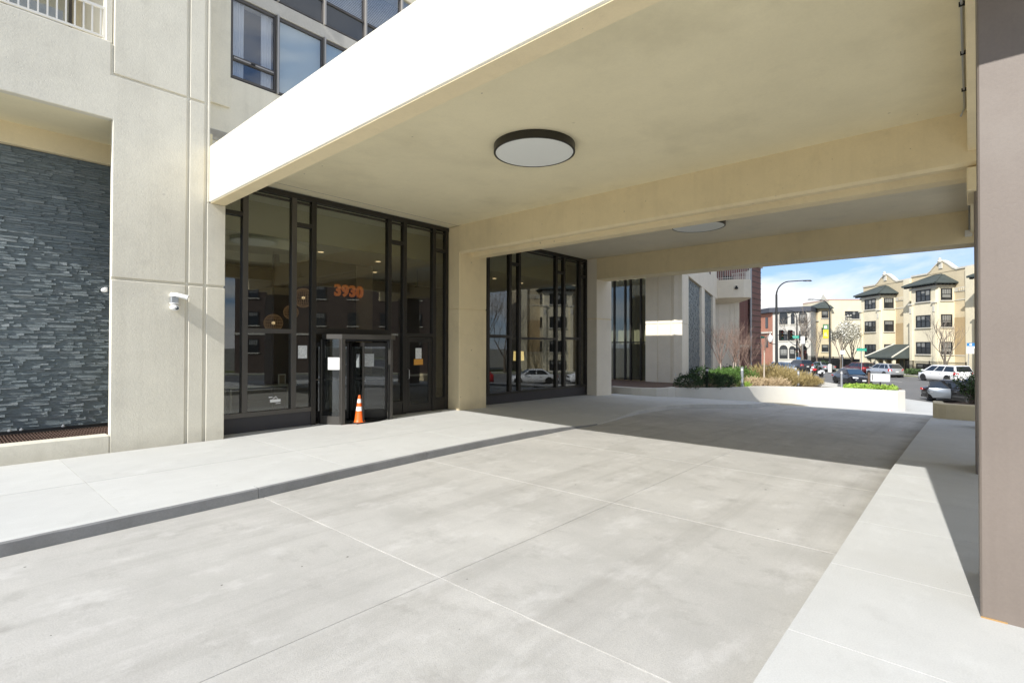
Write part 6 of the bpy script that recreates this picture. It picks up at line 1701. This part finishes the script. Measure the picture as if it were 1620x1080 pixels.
for k in range(3): MB(ST).box(69.1,71.2,46.6+k*.35,47.0+k*.35,-1.36,-1.25+k*.1).build('step', M['farwalk'], pc)

# far bay with the plain cream side wall
bC = thing('apartment_house', 'farther tan house with hip roofed bay and plain cream side wall', 'building', tuple(st(97,55,-1.36)), 'tan brick apartment houses across the road')
a0, nf = 95.55, 53.0; nm = 55.2
MB(ST).box(a0+.05,a0+9,nm,nm+10,-1.5,10.6).build('wall', M['tan2'], bC)
MB(ST).box(a0-.02,a0+9,nm-.05,nm+10.1,10.6,10.78).build('coping', plain('pinkish_coping', (0.55,0.36,0.28), .8), bC)
MB(ST).prism([(a0-.4,nm+.1),(a0-.4,nf+.3),(a0-.1,nf),(a0+3.7,nf),(a0+4.0,nf+.3),(a0+4.0,nm+.1)], -1.5, 9.15).build('bay', M['tan'], bC)
base = [(a0-1.0,nm+.2,9.15),(a0-1.0,nf-.6,9.15),(a0+4.6,nf-.6,9.15),(a0+4.6,nm+.2,9.15)]; top = [(a0+1.2,nm+.2,10.4),(a0+1.2,nm-.2,10.4),(a0+2.4,nm-.2,10.4),(a0+2.4,nm+.2,10.4)]
low = [(p[0],p[1],p[2]-.14) for p in base]
MB(ST).add(low+base+top, [(3,2,1,0),(0,1,5,4),(1,2,6,5),(2,3,7,6),(3,0,4,7),(4,5,9,8),(5,6,10,9),(6,7,11,10),(7,4,8,11),(8,9,10,11)]).build('roof', M['greenroof'], bC)
gb = [(a0+.3,10.5),(a0+1.2,11.2),(a0+1.9,11.9),(a0+2.6,11.2),(a0+3.6,10.5)]
m = MB(ST); m.add([(x,nm-.05,z) for x, z in gb]+[(x,nm+.4,z) for x, z in gb], [(4,3,2,1,0),(5,6,7,8,9)]+[(i,(i+1)%5,5+(i+1)%5,5+i) for i in range(5)]); m.build('gable', M['trim'], bC)
TF = ST @ Matrix.Translation((0,nf,0)); TSd = ST @ Matrix(((0,1,0,a0-.4),(1,0,0,0),(0,0,1,0),(0,0,0,1)))
for z0, z1 in ((7.3,8.6),(4.27,5.55),(1.22,2.5)):
    window(bC, TF, a0+.9, a0+2.7, z0, z1, 2, .2, R=RW_); window(bC, TSd, nf+.55, nf+1.75, z0, z1, 1, .4, R=RW_)
window(bC, TF, a0+.9, a0+2.7, -1.1, .0, 2, .2, R=RW_)
TW = ST @ Matrix(((0,1,0,a0+.05),(1,0,0,0),(0,0,1,0),(0,0,0,1)))
window(bC, TW, 58.0, 60.6, 7.2, 8.6, 4, .3, R=RW_)
for x in (a0-.4, a0+3.4):
    MB(ST).box(x-.05,x+.5,nf-.2,nf+.001,6.75,6.95).build('pilaster_cap', M['trim'], bC)

# grey stone house on the corner with an orange brick side
bD = thing('grey_stone_house', 'grey stone corner house with arched windows and an orange brick side', 'building', (104,25,-1.4))
MB().prism([(103.06,27.2),(103.06,21.0),(114,21.0),(118,30)], -1.6, 8.4).build('wall', M['limestone'], bD)
MB().prism([(103.05,27.22),(110.0,33.5),(118,30.0),(113,24)], -1.6, 8.35).build('side_wall', M['orangebrick'], bD)
MB().prism([(102.4,27.6),(102.7,20.9),(114,20.9),(118,31),(110.2,34.4)], 8.4, 9.25).build('cornice', plain('dark_slate_cornice', (0.055,0.06,0.075), .7), bD)
MB().lathe([(.5,9.25),(.35,9.8),(.55,10.1),(.2,10.8),(.0001,11.2)], (104.8,30.6,0), 8).build('finial', M['trim'], bD)
MB().prism([(102.97,27.3),(109.9,33.6),(109.8,33.8),(102.9,27.5)], 4.6, 4.9).build('string_course', M['trim'], bD)
TD = Matrix(((0,1,0,103.05),(-1,0,0,27.2),(0,0,1,0),(0,0,0,1)))     # local x -> -Y, outside -X
for z0, z1, ar in ((6.15,7.9,True),(3.2,4.9,False),(-.1,1.75,True)):
    for x0 in (1.15,3.05,4.35):
        w_ = (1.35,.6,1.25)[(1.15,3.05,4.35).index(x0)]
        if z0 < 0 and x0 == 3.05: x0, w_ = 2.75, 1.0
        window(bD, TD, x0, x0+w_, z0, z1, 1, .35, R=RW_)
        if ar:
            pts = [(x0+w_/2+(w_/2)*math.cos(PI*k/10), z1+(w_/2)*math.sin(PI*k/10)) for k in range(11)]
            MB(TD).prism_xz(pts, -.04, .1).build('arch_pane', M['darkwin'], bD)
            pts = [(x0+w_/2+(w_/2+.14)*math.cos(PI*k/10), z1+(w_/2+.14)*math.sin(PI*k/10)) for k in range(11)]+[(x0+w_/2+(w_/2)*math.cos(PI*k/10), z1+(w_/2)*math.sin(PI*k/10)) for k in range(10,-1,-1)]
            MB(TD).prism_xz(pts, -.06, .1).build('arch', M['trim'], bD)
MB(TD).box(2.6,5.9,-1.2,-.1,-1.5,-.3).build('stoop', M['limestone'], bD)
MB(TD).box(4.3,5.6,-.03,.05,-.3,1.5).build('door', plain('red_brown_door', (0.13,0.04,0.03), .5), bD)
TS2 = Matrix.Translation((103.05,27.25,0)) @ Matrix.Rotation(math.atan2(6.3,7.0),4,'Z')
for x0 in (1.6,4.4,6.6):
    for z0, z1 in ((5.6,7.6),(2.0,4.0)):
        MB(TS2).box(x0,x0+.9,-.02,.06,z0,z1).build('window', M['darkwin'], bD)
MB(TS2).box(7.6,9.3,-.1,.1,1.5,6.2).build('painted_sign', M['white'], bD)

# red brick house behind the balcony, with downpipe and stone courses
bR = thing('red_brick_house', 'red brick house with pale stone courses behind the balcony', 'building', (55,17,-1.4))
MB().prism([(51.0,18.0),(53.4,16.35),(53.4,26),(51,26)], -1.6, 10.6).build('wall', M['redbrick'], bR)
MB().prism([(53.75,16.1),(56.6,16.05),(62,22),(54,26)], -1.6, 10.6).build('corner_wall', M['redbrick'], bR)
for k in range(20):
    z = -1.0+k*.56
    MB().prism([(53.72,16.06),(56.63,16.01),(56.63,16.3),(53.72,16.4)], z, z+.045).build('stone_course', M['darkframe'], bR)
MB().prism([(53.6,15.95),(56.75,15.9),(56.8,16.5),(53.6,16.6)], 10.1, 10.45).build('capital', M['trim'], bR)
MB().prism([(50.6,17.7),(53.2,15.6),(57.4,15.2),(62.5,21.5),(60,28),(50,28)], 10.6, 10.85).build('eaves', plain('dark_eaves', (0.045,0.045,0.05), .7), bR)
MB().lathe([(.10,-1.5),(.10,10.6)], (53.55,16.12,0), 10).build('downpipe', M['galv'], bR, smooth=True)
MB().prism([(50.9,17.9),(53.3,16.2),(53.35,16.3),(51,18.05)], 2.0, 2.25).build('string_course', M['trim'], bR)

# brick building (shade put into its wall colour) and a big tree standing behind the viewer's right: mirrored in the first glass front
bK = thing('brick_house', 'shade darkened brick house mirrored dimly in the first glass front', 'building', (20,-34,-1.4))
MB(ST).box(-8,22,48.5,60,-1.5,13).build('wall', brick_mat('shade_darkened_brick', (0.10,0.07,0.055), (0.085,0.06,0.05), (0.10,0.085,0.07)), bK)
TK = ST @ Matrix.Translation((0,48.5,0))
for x0 in (-6.5,-2.5,1.5,5.5,9.5,13.5,17.5):
    for z0, z1 in ((1.2,2.9),(4.6,6.3),(8.0,9.7)):
        window(bK, TK, x0, x0+1.3, z0, z1, 1, .4, R=RW_)
MB(ST).box(-8.1,22.1,48.3,60,13,13.4).build('cornice', M['trim'], bK)
MB(ST).box(-8.05,22,48.42,48.499,3.4,3.65).build('string_course', M['trim'], bK)
bare_tree('street_tree', 'bare tree mirrored at the left of the second glass front', tuple(st(22.5,45.7,-1.4)), 11, .22, 5, 71, 'bark', 'greytwig', GT, trunkf=.28)
bare_tree('street_tree', 'bare dense tree mirrored above the hinged door', tuple(st(25.5,46.8,-1.4)), 10, .2, 5, 72, 'bark', 'greytwig', GT, trunkf=.25)
